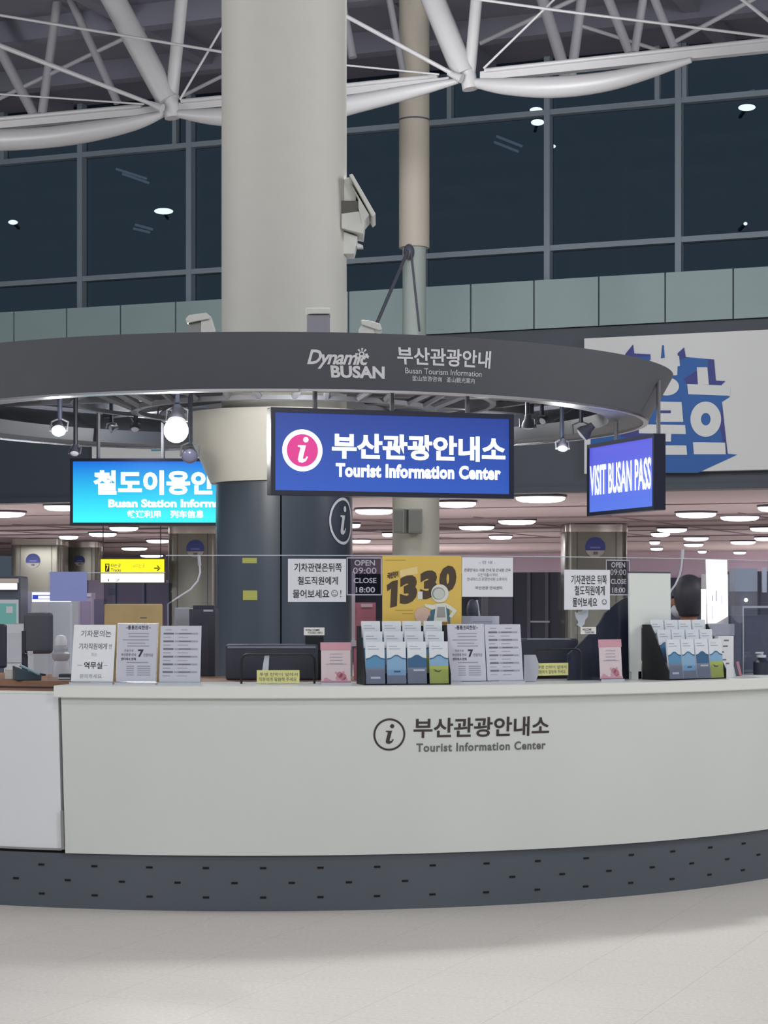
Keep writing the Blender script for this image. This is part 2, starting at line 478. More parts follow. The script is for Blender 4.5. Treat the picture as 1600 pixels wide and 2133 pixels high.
BLUE_DISC = mat('sign_blue', (62, 78, 150), 0.5)
def pillar(px0, px1, ytop, label, disc=None):
    Y = F * 1.6 / (YH - ytop)
    fr = Frame(px0, ytop, px1, 1400, Y=Y, rot=0.0, base=0.0)
    t = thing('stainless_pillar', label, 'pillar', fr.loc, 0, 'stainless clad pillars of the concourse')
    w = fr.w / 2; r = w * 0.22
    pts = []
    for sx, sy, a0 in ((1, 1, 0), (-1, 1, 90), (-1, -1, 180), (1, -1, 270)):
        for k in range(5):
            a = RAD(a0 + 90 * k / 4); pts.append((sx * (w - r) + r * cos(a), sy * (w - r) + r * sin(a)))
    n = len(pts); zs = (0, fr.h - 0.16)
    M().add([(x, y + w, z) for z in zs for x, y in pts], [[i, (i + 1) % n, n + (i + 1) % n, n + i] for i in range(n)], STAINLESS).build('cladding', t, smooth=40)
    M().add([(x * 1.02, y * 1.02 + w, z) for z in (fr.h - 0.16, fr.h) for x, y in pts], [[i, (i + 1) % n, n + (i + 1) % n, n + i] for i in range(n)], mat('pillar_bright_band', (226, 224, 214), 0.16, metal=0.9, noise=0.05, scale=3, bump=0.3)).build('cap', t, smooth=40)  # polished pale band added where bright reflections cross the pillar top
    mm = M()
    for sx in (-1, 1): mm.box(sx * w * 0.62 - 0.008, sx * w * 0.62 + 0.008, -0.004, 0.01, 0, fr.h - 0.16, GREY_PL)
    mm.build('seam', t)
    if disc:
        cx, cy, d = disc
        x, z, r = fr.x(cx), fr.z(cy), d / 2 / fr.sx
        s = M()
        s.prism([(x + r * cos(RAD(a)), z + r * sin(RAD(a))) for a in range(-18, 199, 8)], -0.03, -0.004, BLUE_DISC)
        s.prism([(x + r * cos(RAD(a)), z + r * sin(RAD(a))) for a in range(198, 343, 8)], -0.03, -0.004, mat('disc_grey', (176, 178, 176), 0.5))
        s.rect(x - r * 0.5, x + r * 0.5, z - r * 0.1, z + r * 0.05, -0.034, mat('disc_print', (120, 132, 190), 0.5))
        s.rect(x - r * 0.2, x + r * 0.25, z - r * 0.72, z - r * 0.45, -0.034, INK_M)
        s.build('round_sign', t)
    return t
pillar(1178, 1308, 1092, 'stainless pillar with round blue sign right of the dark shop front', (1240, 1140, 42))
pillar(350, 452, 1096, 'stainless pillar with round blue sign beside the dark column', (407, 1143, 37))
pillar(22, 128, 1122, 'stainless pillar with round blue sign at the far left', (69, 1168, 30))
pillar(130, 206, 1128, 'shaded pillar with faint sign between the left pillar and yellow sign', (166, 1168, 22))

# ceiling lamps of the concourse
def ceiling_lamp(cx, cy, w, where):
    Y = F * (3.06 - H) / (YH - cy)
    d = w / F * Y / 2
    t = thing('ceiling_light', 'round white ceiling lamp, ' + where, 'ceiling light', (xat(cx, Y), Y, 3.12), 0, 'round lamps under the concourse ceiling')
    M().lathe([(0, 0), (d * 1.05, 0), (d * 1.08, -0.02), (d * 1.02, -0.04)], GREY_PL, 28).build('housing', t, smooth=40)
    M().lathe([(d, -0.035), (d * 0.97, -0.075), (d * 0.8, -0.105), (d * 0.4, -0.118), (0.0, -0.12)], LAMP, 28).build('diffuser', t, smooth=60)
LAMPS = [(0, 1071, 104, 'cut by the left edge of the picture'), (130, 1057, 76, 'touching the left edge of the cyan screen'),
         (258, 1101, 60, 'nearest under the cyan screen'), (214, 1113, 58, 'second nearest under the cyan screen'), (143, 1119, 40, 'small, above the two left pillars'),
         (330, 1127, 50, 'just left of the pillar beside the dark column'), (280, 1143, 54, 'centred above the hanging yellow sign'), (316, 1158, 48, 'touching the top of the hanging yellow sign'),
         (780, 1065, 80, 'largest between the dark column and the slim column'), (738, 1094, 26, 'half hidden by the edge of the dark column'), (808, 1113, 24, 'small, touching the slim column on its left'),
         (752, 1127, 40, 'lowest between the dark column and the slim column'), (952, 1050, 80, 'first right of the slim column, under the main screen'),
         (1126, 1039, 104, 'largest, at the lower right corner of the main screen'), (993, 1099, 74, 'above the white printed notice'), (1077, 1087, 78, 'between the main screen and the right stainless pillar'),
         (1043, 1119, 48, 'lowest and smallest above the printed notice'), (1450, 1072, 84, 'largest right of the violet-blue screen'), (1541, 1079, 80, 'second large one right of the violet-blue screen'),
         (1612, 1059, 66, 'highest at the right edge of the picture'), (1594, 1102, 62, 'at the right edge, below the highest one'), (1400, 1104, 62, 'topmost of the cluster right of the stainless pillar'),
         (1376, 1113, 40, 'second of the cluster right of the stainless pillar'), (1450, 1122, 52, 'upper of three above the lit white panel'), (1445, 1135, 40, 'middle of three above the lit white panel'),
         (1463, 1149, 18, 'tiny one just above the lit white panel'), (1364, 1130, 22, 'small, above the tall white board'), (1368, 1143, 26, 'lowest above the tall white board'),
         (1548, 1130, 52, 'upper one above the glazed cabinet'), (1541, 1151, 26, 'lowest one above the glazed cabinet'), (1592, 1122, 40, 'third down along the right edge of the picture')]
for l in LAMPS: ceiling_lamp(*l)

# glowing shapes added behind the dark glass for its bright spots and reflected streaks
NIGHT = glow('glass_spot', (255, 255, 255), 3.0)
REFLECTION_GLOW = glow('reflection_glow', (120, 128, 140), 0.8)
def glass_spot(px, py, w, h, label):  # glowing oval set behind the pane for a bright spot in the glass
    p = onplane(px, py, 33.4)
    k = p.y / F / 2
    t = thing('glass_glow', label, 'outdoor lamp', (p.x, p.y, p.z), 0, 'glowing ovals behind the dark glass')
    M().ball((0, 0, 0), 1, NIGHT, sx=w * k, sy=w * k, sz=h * k, n=16).build('lens', t, smooth=60)
    M().box(-0.02, 0.02, w * k, w * k + 0.5, -0.02, 0.02, GREY_PL).build('bracket', t)
glass_spot(341, 440, 40, 11, 'glowing white oval in the glass left of the big column')
glass_spot(27, 463, 20, 9, 'small glowing white oval in the leftmost window bay')
glass_spot(1117, 229, 27, 10, 'upper of two glowing white ovals left of the middle mullion')
glass_spot(1120, 255, 28, 12, 'lower of two glowing white ovals left of the middle mullion')
glass_spot(1149, 305, 18, 8, 'small glowing white oval just right of the middle mullion')
glass_spot(1556, 224, 36, 12, 'glowing white oval in the glass at the top right')
glass_spot(1553, 466, 8, 7, 'tiny glowing oval low in the right window bay')
def reflection_streak(x0, y0, x1, y1, label):  # streak reflected in the glass, built as a faint glowing tube
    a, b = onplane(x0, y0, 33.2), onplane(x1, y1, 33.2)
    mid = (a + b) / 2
    o = M().tube([a - mid, b - mid], 0.02, REFLECTION_GLOW, 8).build('glass_reflection'); o.location = mid
    tag(o, label, 'tube lamp', 'dim reflection streaks in the dark glass')
reflection_streak(242, 352, 305, 372, 'upper of two long dim reflection streaks left of the column')
reflection_streak(255, 362, 310, 381, 'lower of two long dim reflection streaks left of the column')
reflection_streak(282, 468, 318, 478, 'upper short dim reflection streak below the glowing oval')
reflection_streak(278, 476, 312, 484, 'lower short dim reflection streak below the glowing oval')
reflection_streak(1035, 284, 1088, 305, 'upper dim reflection streak left of the small glowing oval')
reflection_streak(1030, 296, 1080, 316, 'lower dim reflection streak left of the small glowing oval')
reflection_streak(1535, 199, 1572, 188, 'dim reflection streak above the top right glowing oval')

# ------------------------------------------------------------------ round wall column beside the big one
p = at(863, 1200, 27.0)
t = thing('round_column', 'slim beige round column in front of the dark glass', 'column', (p.x, 27.0, 0))
M().lathe([(0.195, 6.0), (0.195, ROOF_Z)], mat('slim_column', (176, 168, 156), 0.6), 32).build('shaft', t, smooth=40)
M().lathe([(0.0, 3.9), (0.15, 3.9), (0.15, 6.0), (0.195, 6.0)], mat('slim_tinted', (150, 160, 156), 0.6), 32, c=(0.0, 0)).build('tinted_shaft', t, smooth=40)  # green tint in the colour stands for parapet glass over the column
M().lathe([(0.30, 0), (0.30, 3.9), (0.0, 3.9)], mat('low_column', (176, 172, 160), 0.5), 32, c=(0.02, 0)).build('lower_shaft', t, smooth=40)
M().lathe([(0.197, 7.62), (0.198, 7.63), (0.197, 7.64)], GREY_PL, 32).build('joint', t)
m = M()
a = at(850, 522, 26.75) - p; b = at(778, 690, 25.9) - p
off = Vector((0, 0, p.z))
m.tube([a + off, b + off], 0.022, GREY_PL, 8)
a2 = at(856, 522, 26.75) - p; b2 = at(874, 690, 26.6) - p
m.tube([a2 + off, b2 + off], 0.014, GREY_PL, 8)
m.build('stay_rod', t)
q = at(852, 525, 26.8) - p + off
M().ball(q, 0.07, GREY_PL, sz=1.5, n=12).build('stay_bracket', t, smooth=60)
for (x0, x1, lb) in ((818, 842, 'left'), (851, 880, 'right')):
    fr = Frame(x0, 1060, x1, 1110, Y=26.3)
    s = thing('wall_speaker', 'grey box speaker on the slim column, the %s' % ('narrower' if lb == 'left' else 'wider one'), 'speaker', fr.loc, RAD(-25) if lb == 'left' else 0, 'box speakers on the slim column')
    M().box(-fr.w / 2, fr.w / 2, 0, 0.35, 0, fr.h, mat('speaker_grey', (122, 122, 116), 0.6)).build('cabinet', s, bevel=0.01)
    M().box(-fr.w / 2 + 0.015, fr.w / 2 - 0.015, -0.01, 0, 0.015, fr.h - 0.02, mat('speaker_front', (104, 104, 100), 0.7)).build('grille', s)

# ------------------------------------------------------------------ roof trusses
def truss(name, label, c, parts):
    t = thing(name, label, 'roof truss', (0, 0, 0), 0)
    for kind, nm, pts, w, mt in parts:
        P = [onplane(x, y, c + dz) for x, y, dz in [(q + (0,))[:3] for q in pts]]
        if isinstance(w, (int, float)): w = [w] * len(P)
        r = [ww / 2 * q.y / F for ww, q in zip(w, P)]
        mm = M()
        if kind == 'tube': mm.tube(P, r, mt, 14)
        elif kind == 'plate':
            d = Vector((0, 0.12, 0))
            vs = []
            for q, rr in zip(P, r): vs += [q + Vector((0, 0, rr)), q - Vector((0, 0, rr)), q - Vector((0, 0, rr)) + d, q + Vector((0, 0, rr)) + d]
            n = len(P); fs = [(0, 1, 2, 3), (4 * n - 1, 4 * n - 2, 4 * n - 3, 4 * n - 4)]
            for i in range(n - 1):
                for k in range(4): fs.append((4 * i + k, 4 * i + 4 + k, 4 * i + 4 + (k + 1) % 4, 4 * i + (k + 1) % 4))
            mm.add(vs, fs, mt)
        mm.build(nm, t, smooth=50)
    return t
def spline(pts, n=8):
    out = []
    for i in range(len(pts) - 1):
        p0, p1, p2, p3 = pts[max(i - 1, 0)], pts[i], pts[i + 1], pts[min(i + 2, len(pts) - 1)]
        for k in range(n):
            u = k / n
            out.append(tuple(0.5 * (2 * b + (cc - a) * u + (2 * a - 5 * b + 4 * cc - d) * u * u + (3 * b - a - 3 * cc + d) * u ** 3) for a, b, cc, d in zip(p0, p1, p2, p3)))
    out.append(tuple(pts[-1])); return out
def lens(pts):
    s = spline(pts); return [(a, b) for a, b, _ in s], [w for _, _, w in s]
L1 = lens([(348, 234, 12), (285, 255, 30), (190, 274, 42), (90, 287, 44), (-20, 292, 44), (-140, 286, 40)])
L2 = lens([(362, 236, 14), (440, 243, 34), (540, 244, 46), (660, 232, 46), (760, 212, 38), (860, 190, 28), (955, 168, 12)])
L3 = lens([(985, 172, 18), (1050, 180, 34), (1150, 182, 44), (1250, 172, 42), (1340, 152, 32), (1440, 125, 12)])
W = STEEL_W
truss('roof_truss', 'near white tubular roof truss with curved lower beams', 23.7, [
    ('tube', 'top_chord', [(-200, -110), (665, -190), (1800, -295)], 24, W),
    ('tube', 'diagonal_tube', [(205, -60), (352, 212)], 50, W),
    ('tube', 'diagonal_tube', [(384, -60), (357, 212)], 27, W),
    ('tube', 'diagonal_tube', [(878, -60), (968, 156)], 50, W),
    ('tube', 'diagonal_tube', [(998, -60), (979, 150)], 25, W),
    ('tube', 'node', [(353, 195), (360, 246)], 34, W),
    ('tube', 'node', [(972, 138), (980, 186)], 34, W),
    ('tube', 'lower_chord', [(-120, 259), (295, 221)], 10, W),
    ('tube', 'lower_chord', [(378, 211), (665, 184), (912, 158)], 10, W),
    ('tube', 'lower_chord', [(1010, 147), (1700, 72)], 10, W),
    ('plate', 'lower_plate', [(-120, 270), (330, 228)], 16, W),
    ('plate', 'lower_plate', [(372, 222), (665, 195), (935, 168)], 16, W),
    ('plate', 'lower_plate', [(1000, 158), (1700, 86)], 18, W),
    ('tube', 'curved_beam', L1[0], L1[1], W),
    ('tube', 'curved_beam', L2[0], L2[1], W),
    ('tube', 'curved_beam', L3[0], L3[1], W),
    ('tube', 'tie_rod', [(-100, 15, -0.6), (600, 131, -0.6)], 6, W),
    ('tube', 'tie_rod', [(-60, 66, -0.4), (0, 95, -0.4), (322, 219, -0.2)], [10, 11, 9], W),
    ('tube', 'tie_rod', [(375, 207, -0.2), (520, -40, -0.5)], 5, W),
    ('tube', 'tie_rod', [(-60, 192, -0.3), (300, 217, -0.2)], 4, W),
    ('tube', 'tie_rod', [(600, -32, -0.6), (945, 155, -0.2)], 9, W),
    ('tube', 'tie_rod', [(640, 128, -0.4), (915, 155, -0.2)], 4, W),
    ('tube', 'tie_rod', [(1008, 142, -0.2), (1210, -55, -0.5)], 5, W),
    ('tube', 'tie_rod', [(920, -12, -0.6), (1180, 24, -0.6), (1660, 84, -0.6)], 6, W),
    ('tube', 'tie_rod', [(1470, -62, -0.5), (1700, 122, -0.5)], 8, W),
    ('tube', 'rod_fork', [(312, 215, -0.2), (338, 226, -0.2)], [10, 20], W),
    ('tube', 'rod_fork', [(934, 152, -0.2), (962, 164, -0.2)], [10, 20], W),
])
Dm = STEEL_D
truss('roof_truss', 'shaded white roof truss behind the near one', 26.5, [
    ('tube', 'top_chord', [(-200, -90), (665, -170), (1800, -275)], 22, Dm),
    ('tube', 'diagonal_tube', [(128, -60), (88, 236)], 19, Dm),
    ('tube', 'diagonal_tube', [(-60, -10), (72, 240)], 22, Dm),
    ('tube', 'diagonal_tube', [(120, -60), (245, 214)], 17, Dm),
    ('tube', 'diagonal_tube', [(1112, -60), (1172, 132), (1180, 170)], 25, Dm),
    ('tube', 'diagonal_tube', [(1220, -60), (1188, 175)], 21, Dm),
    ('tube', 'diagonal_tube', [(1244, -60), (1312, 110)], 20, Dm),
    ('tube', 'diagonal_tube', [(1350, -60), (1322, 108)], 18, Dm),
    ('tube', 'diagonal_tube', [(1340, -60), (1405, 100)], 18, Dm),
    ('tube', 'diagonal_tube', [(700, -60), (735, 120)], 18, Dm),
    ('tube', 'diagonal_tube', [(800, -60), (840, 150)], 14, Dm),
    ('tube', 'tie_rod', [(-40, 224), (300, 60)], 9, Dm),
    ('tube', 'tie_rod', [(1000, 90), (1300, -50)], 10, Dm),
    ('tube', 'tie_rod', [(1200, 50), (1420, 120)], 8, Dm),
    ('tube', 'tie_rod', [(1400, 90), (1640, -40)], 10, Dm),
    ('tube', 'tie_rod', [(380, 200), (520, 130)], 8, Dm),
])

# ------------------------------------------------------------------ billboards on the far fascia
BB_W = mat('billboard_white', (226, 227, 227), 0.5, noise=0.03, scale=1)
BB_B = mat('billboard_blue', (34, 96, 172), 0.5, noise=0.15, scale=0.9)
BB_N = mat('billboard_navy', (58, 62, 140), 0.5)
BB_T = mat('billboard_teal', (88, 160, 186), 0.5)
cw = 31.778
def wpt2(px, py, c):
    a, b = wpt(px, py, c); return a + 0.0765, b
t = thing('billboard', 'large white billboard with blue block lettering on the far fascia', 'billboard', (0, 32.0, 0), WROT)
def bb(x, y):                            # photographed detail -> wall frame
    return wpt2(1200 + x / 4, 690 + y / 4, cw)
s0, zt = wpt2(1218, 708, cw); s1 = 7.6; zb = 3.33
M().box(s0, s1, -0.2, 0, zb, 5.29, BB_W).build('panel', t)
m = M()
for P in ([(415, 190), (480, 110), (490, 185), (625, 192), (630, 330), (400, 330)], [(705, 280), (722, 115), (736, 115), (752, 330), (700, 330)],
          [(850, 185), (905, 135), (920, 215), (1155, 235), (1170, 410), (1250, 415), (1220, 445), (1200, 520), (1290, 545), (1220, 590), (1268, 1020), (1350, 1028), (1020, 1180), (120, 1180), (130, 700), (600, 700), (640, 280), (868, 290)]):
    m.flat([bb(*q) for q in P], -0.206, BB_B)
m.build('blue_block', t)
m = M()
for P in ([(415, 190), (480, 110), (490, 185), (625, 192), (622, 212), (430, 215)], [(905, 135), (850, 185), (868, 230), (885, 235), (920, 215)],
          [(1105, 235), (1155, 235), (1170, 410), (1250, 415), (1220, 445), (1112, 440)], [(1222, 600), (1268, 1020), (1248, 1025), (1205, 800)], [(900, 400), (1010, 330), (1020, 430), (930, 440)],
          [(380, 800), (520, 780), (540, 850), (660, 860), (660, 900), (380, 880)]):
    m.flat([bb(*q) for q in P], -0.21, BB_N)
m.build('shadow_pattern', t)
m = M()
for P in ([(1012, 300), (1100, 300), (1113, 445), (1022, 445)], [(932, 440), (1222, 452), (1290, 458), (1290, 538), (942, 525)],
          [(620, 240), (865, 205), (872, 290), (852, 292), (850, 365), (790, 372), (620, 340)],
          [(530, 775), (915, 782), (922, 858), (530, 850)], [(695, 850), (800, 852), (797, 920), (698, 918)], [(680, 950), (925, 952), (932, 1030), (680, 1030)],
          [(980, 925), (1248, 928), (1254, 1025), (988, 1025)], [(690, 586), (885, 590), (900, 755), (670, 755)]):
    m.flat([bb(*q) for q in P], -0.216, BB_W)
m.flat([bb(760 + 104 * cos(a * pi / 16), 460 + 76 * sin(a * pi / 16)) for a in range(32)], -0.216, BB_W)
vs = []
for i in range(40):
    a = 2 * pi * i / 40
    for k in (0, 1):
        q = bb(1087 + (40, 128)[k] * cos(a), 733 + (52, 147)[k] * sin(a)); vs.append((q[0], -0.216, q[1]))
m.add(vs, [(2 * i, (2 * i + 2) % 80, (2 * i + 3) % 80, 2 * i + 1) for i in range(40)], BB_W)
m.flat([bb(*q) for q in [(680, 660), (797, 660), (797, 683), (680, 683)]], -0.222, BB_N)
m.build('block_lettering', t)
t = thing('billboard', 'white and teal billboard partly hidden above the left screen', 'billboard', (0, 32.0, 0), WROT)
a0, b0 = wpt2(192, 920, cw); a1, _ = wpt(560, 920, cw)
zt2 = wpt(300, 922, cw)[1]
M().box(a0, a1, -0.2, 0, 3.4, zt2, BB_W).build('panel', t)
x0 = wpt2(316, 940, cw)[0]; x1 = wpt2(424, 940, cw)[0]; z1 = wpt(316, 924, cw)[1]; z0 = wpt(316, 940, cw)[1]
M().rect(x0, x1, z0, z1, -0.206, BB_T).build('teal_band', t)

# ------------------------------------------------------------------ hanging yellow wayfinding sign
fr = Frame(208, 1163, 344, 1215, Y=45.0)
t = thing('wayfinding_sign', 'yellow and white wayfinding sign with arrow hanging from the concourse ceiling', 'hanging sign', fr.loc)
M().box(-fr.w / 2, fr.w / 2, 0, 0.15, 0, fr.h, mat('sign_case', (110, 104, 60), 0.5)).build('case', t)
m = M(); hm = fr.h * 0.40
m.rect(-fr.w / 2 + .02, fr.w / 2 - .02, hm, fr.h - .02, -0.004, glow('sign_yellow', (250, 240, 40), 0.95))
m.build('yellow_panel', t)
m = M().rect(-fr.w / 2 + .02, fr.w / 2 - .02, 0.02, hm - .01, -0.004, glow('sign_white', (255, 255, 250), 1.2)); m.build('white_panel', t)
m = M()
m.rect(fr.x(219), fr.x(228), fr.z(1191), fr.z(1174), -0.008, INK)
m.text('7', fr.x(221), fr.x(226.5), fr.z(1189), fr.z(1176), -0.012, glow('sign_yellow', (250, 240, 40), 0.95), 0.02)
m.text('타는곳', fr.x(231), fr.x(252), fr.z(1182), fr.z(1174), -0.008, INK_M, 0.02)
m.text('Tracks', fr.x(231), fr.x(252), fr.z(1191), fr.z(1184), -0.008, INK_M, 0.02)
m.text('나가는곳', fr.x(277), fr.x(302), fr.z(1183), fr.z(1174), -0.008, INK_M)
m.text('→', fr.x(321), fr.x(334), fr.z(1190), fr.z(1177), -0.008, INK, 0.02)
m.text('1 2', fr.x(225), fr.x(250), fr.z(1211), fr.z(1206), -0.008, INK_L)
m.build('lettering', t)
for px in (214, 334):
    M().tube([(fr.x(px), 0.07, fr.h), (fr.x(px), 0.07, 3.12 - fr.z0)], 0.012, GREY_PL, 6).build('hanger', t)

# ================================================================== THE BOOTH
# centre column
t = thing('booth_column', 'thick pale round column rising through the middle of the round booth', 'column', (XC, DC, 0))
M().lathe([(0.41, 2.7), (0.41, ROOF_Z)], COLUMN, 64).build('shaft', t, smooth=40)
M().lathe([(0.40, 2.73), (0.655, 2.71), (0.66, 2.675), (0.65, 2.635), (0.482, 2.262), (0.40, 2.262)], COLLAR, 64).build('collar', t, smooth=40)
M().lathe([(0.448, 0), (0.448, 2.29), (0.3, 2.29)], CLAD, 64).build('cladding', t, smooth=40)
m = M(); emblem(m, 0, 0, 0.152, 0, SOFT_WHITE, SOFT_WHITE, 0.12)
m.v = [(x * 0.92, y, z) for x, y, z in m.v]
cz = zat(1085, 13.6); f0 = RAD(60)
m.map(lambda v: Vector((0.452 * sin(f0 + v.x / 0.45), -0.452 * cos(f0 + v.x / 0.45), cz + v.z)))
m.build('emblem', t)
m = M()
for a in (-52, -20, 8): m.box(-0.004, 0.004, -0.451, -0.44, 0.0, 2.26, mat('clad_seam', (70, 78, 90), 0.5)); 
m.build('seam', t)

# flood light on the column's right side
def pxpoly(pts, Y): return [(xat(x, Y), zat(y, Y)) for x, y in pts]
def flood(name, label, cat, Y, d, parts, origin, group=None):
    o = at(origin[0], origin[1], Y)
    t = thing(name, label, cat, o, 0, group)
    for nm, pts, y0, y1, mt in parts:
        M().prism([(x - o.x, z - o.z) for x, z in pxpoly(pts, Y)], y0, y1, mt).build(nm, t, bevel=0.004)
    return t
LP = mat('flood_white', (222, 222, 214), 0.5)
FG = mat('flood_grey', (150, 150, 150), 0.5)
flood('flood_light', 'white hooded flood light mounted on the side of the big column', 'flood light', 13.8, 0.3, [
    ('mount', [(712, 378), (726, 372), (742, 392), (742, 425), (712, 425)], -0.05, 0.2, LP),
    ('visor', [(728, 374), (735, 372), (783, 455), (776, 461)], -0.16, 0.24, LP),
    ('housing', [(728, 384), (770, 455), (754, 474), (747, 440), (747, 422)], -0.13, 0.21, LP),
    ('lamp_box', [(712, 452), (748, 447), (760, 470), (757, 494), (712, 482)], -0.12, 0.2, LP),
    ('dark_reflector', [(712, 424), (748, 424), (747, 448), (712, 452)], -0.10, 0.18, mat('reflector', (92, 88, 80), 0.4)),
    ('knuckle', [(712, 484), (745, 496), (741, 520), (738, 532), (712, 532)], -0.06, 0.14, LP),
    ('lever', [(738, 505), (756, 512), (757, 518), (744, 518)], -0.03, 0.03, LP)], (722, 450))

# canopy: flared ring with lettering, hung around the column
t = thing('canopy', 'dark grey flared round canopy ring with white lettering above the booth', 'canopy', (0, 0, 0))
Rb, Rt, Zb, Zt = 2.37, 2.53, 2.65, 2.94
M().arc([(Rb, Zb), (Rt, Zt), (Rt - 0.03, Zt + 0.004), (Rb - 0.26, Zb + 0.10), (Rb - 0.25, Zb + 0.006)], 0, 2 * pi, CANOPY, 160).build('outer_band', t, smooth=30)
m = M()
for a0, a1 in ((-175, 4.6), (5.2, 185)):
    m.arc([(Rb + 0.001, Zb - 0.012), (Rb + 0.004, Zb), (Rb - 0.03, Zb + 0.001), (Rb - 0.03, Zb - 0.012)], RAD(a0), RAD(a1), RIM, 120)
m.build('rim_trim', t, smooth=30)
m = M()
m.arc([(1.35, 2.90), (1.35, 2.93), (1.45, 2.93), (1.45, 2.90)], 0, 2 * pi, CANOPY_IN, 80)
m.arc([(1.80, 2.86), (1.80, 2.90), (1.85, 2.90), (1.85, 2.86)], 0, 2 * pi, CANOPY_IN, 80)
m.arc([(0.95, 2.722), (0.95, 2.75), (1.0, 2.75), (1.0, 2.722)], 0, 2 * pi, CANOPY_IN, 80)
m.arc([(1.35, 2.775), (1.35, 2.80), (1.39, 2.80), (1.39, 2.775)], 0, 2 * pi, CANOPY_IN, 80)
m.build('inner_ring', t, smooth=30)
for k in range(14):
    a, b = RAD(-78 + 12 * k), RAD(-78 + 12 * k + (5 if k % 2 else -4))
    M().tube([polar(a, 0.975, 2.735), polar(b, 1.40, 2.91)], 0.022, CANOPY_IN, 6).build('strut', t)
for k in range(12):
    a = RAD(30 * k + 9)
    mm = M(); mm.box(-0.04, 0.04, 0.4, 2.2, 2.84, 2.91, CANOPY_IN)
    mm.map(lambda v: Vector((XC + v.y * sin(a) + v.x * cos(a), DC - v.y * cos(a) + v.x * sin(a), v.z)))
    mm.build('spoke', t)
# roof sheet between the spokes, open over part of the front so the hall shows through
m = M()
for k in range(24):
    a0, a1 = RAD(15 * k + 9 - 7.4), RAD(15 * k + 9 + 7.4)
    for (r0, r1) in ((0.45, 1.35), (1.42, 1.80), (1.85, 2.38)):
        if k in (0, 23, 1, 22) and r0 > 0.5 and (k + int(r0 * 10)) % 3: continue
        if k in (5, 17, 9, 14) and r0 == 1.42: continue
        m.arc([(r0, 2.915), (r1, 2.915), (r1, 2.925), (r0, 2.925)], a0, a1, CANOPY_IN, 4)
m.build('roof_sheet', t)
PALE_PATCH = mat('pale_patch', (214, 216, 222), 0.5)  # added pale pieces standing in for white patches under the canopy
m = M()
for a, r0, r1, w in ((-11, 1.55, 1.72, 4), (-5.5, 1.5, 1.78, 5), (1, 1.5, 1.78, 4), (5, 1.5, 1.76, 5), (9.5, 1.55, 1.74, 3), (-4, 1.95, 2.1, 5), (3, 1.95, 2.1, 4), (14.5, 1.9, 2.05, 3), (18, 1.9, 2.05, 2.4)):
    m.arc([(r0, 2.90), (r1, 2.90), (r1, 2.908), (r0, 2.908)], RAD(a - w * 0.45), RAD(a + w * 0.45), PALE_PATCH, 3)
m.build('pale_patch', t)

def canopy_uv(px, py):
    v = 0.5
    for _ in range(20):
        R = Rb + (Rt - Rb) * v
        X, Y, ph = ring(px, R)
        v = (zat(py, Y) - Zb) / (Zt - Zb)
    return ph, v
def canopy_wrap(m, off=0.004):
    def fn(q):
        v = q.z; R = Rb + (Rt - Rb) * v + off
        return polar(q.x, R, Zb + (Zt - Zb) * v)
    return m.map(fn)
def canopy_text(m, body, x0, x1, yt, yb, **k):
    """text between two columns of the photo; rows measured at the text's middle"""
    pm, v1 = canopy_uv((x0 + x1) / 2, yt); _, v0 = canopy_uv((x0 + x1) / 2, yb)
    p0, _ = canopy_uv(x0, (yt + yb) / 2); p1, _ = canopy_uv(x1, (yt + yb) / 2)
    k['shear'] = k.get('shear', 0.0) - 0.62 * sin(pm)
    m.text(body, p0, p1, v0, v1, 0, SOFT_WHITE, **k)
m = M()
canopy_text(m, 'Dynamıc', 640, 768, 729, 769, bold=0.025, shear=0.36, spacing=0.92)
canopy_text(m, 'BUSAN', 687, 803, 762, 788, bold=0.04)
pc, vc = canopy_uv(753, 738)
k1 = (canopy_uv(760, 738)[0] - pc) / 7; k2 = (canopy_uv(753, 731)[1] - vc) / 7
m.annulus(pc, vc, 3, 6, 0, SOFT_WHITE, 20, sx=k1, sz=k2)
for a in (0, 52, 90, 128, 180, 232, 308):
    ca, sa = cos(RAD(a)), sin(RAD(a))
    P = [(7 * ca - 1.3 * sa, 7 * sa + 1.3 * ca), (7 * ca + 1.3 * sa, 7 * sa - 1.3 * ca), (13 * ca + 2 * sa, 13 * sa - 2 * ca), (13 * ca - 2 * sa, 13 * sa + 2 * ca)]
    m.flat([(pc + x * k1, vc + z * k2) for x, z in P], 0, SOFT_WHITE)
canopy_wrap(m).build('city_lettering', t)
m = M()
canopy_text(m, '부산관광안내', 826, 1027, 726, 763, bold=0.022)
canopy_text(m, 'Busan Tourism Information', 842, 1005, 769, 781)
canopy_text(m, '釜山旅游咨询   釜山観光案内', 857, 990, 785, 796)
canopy_wrap(m).build('information_lettering', t)

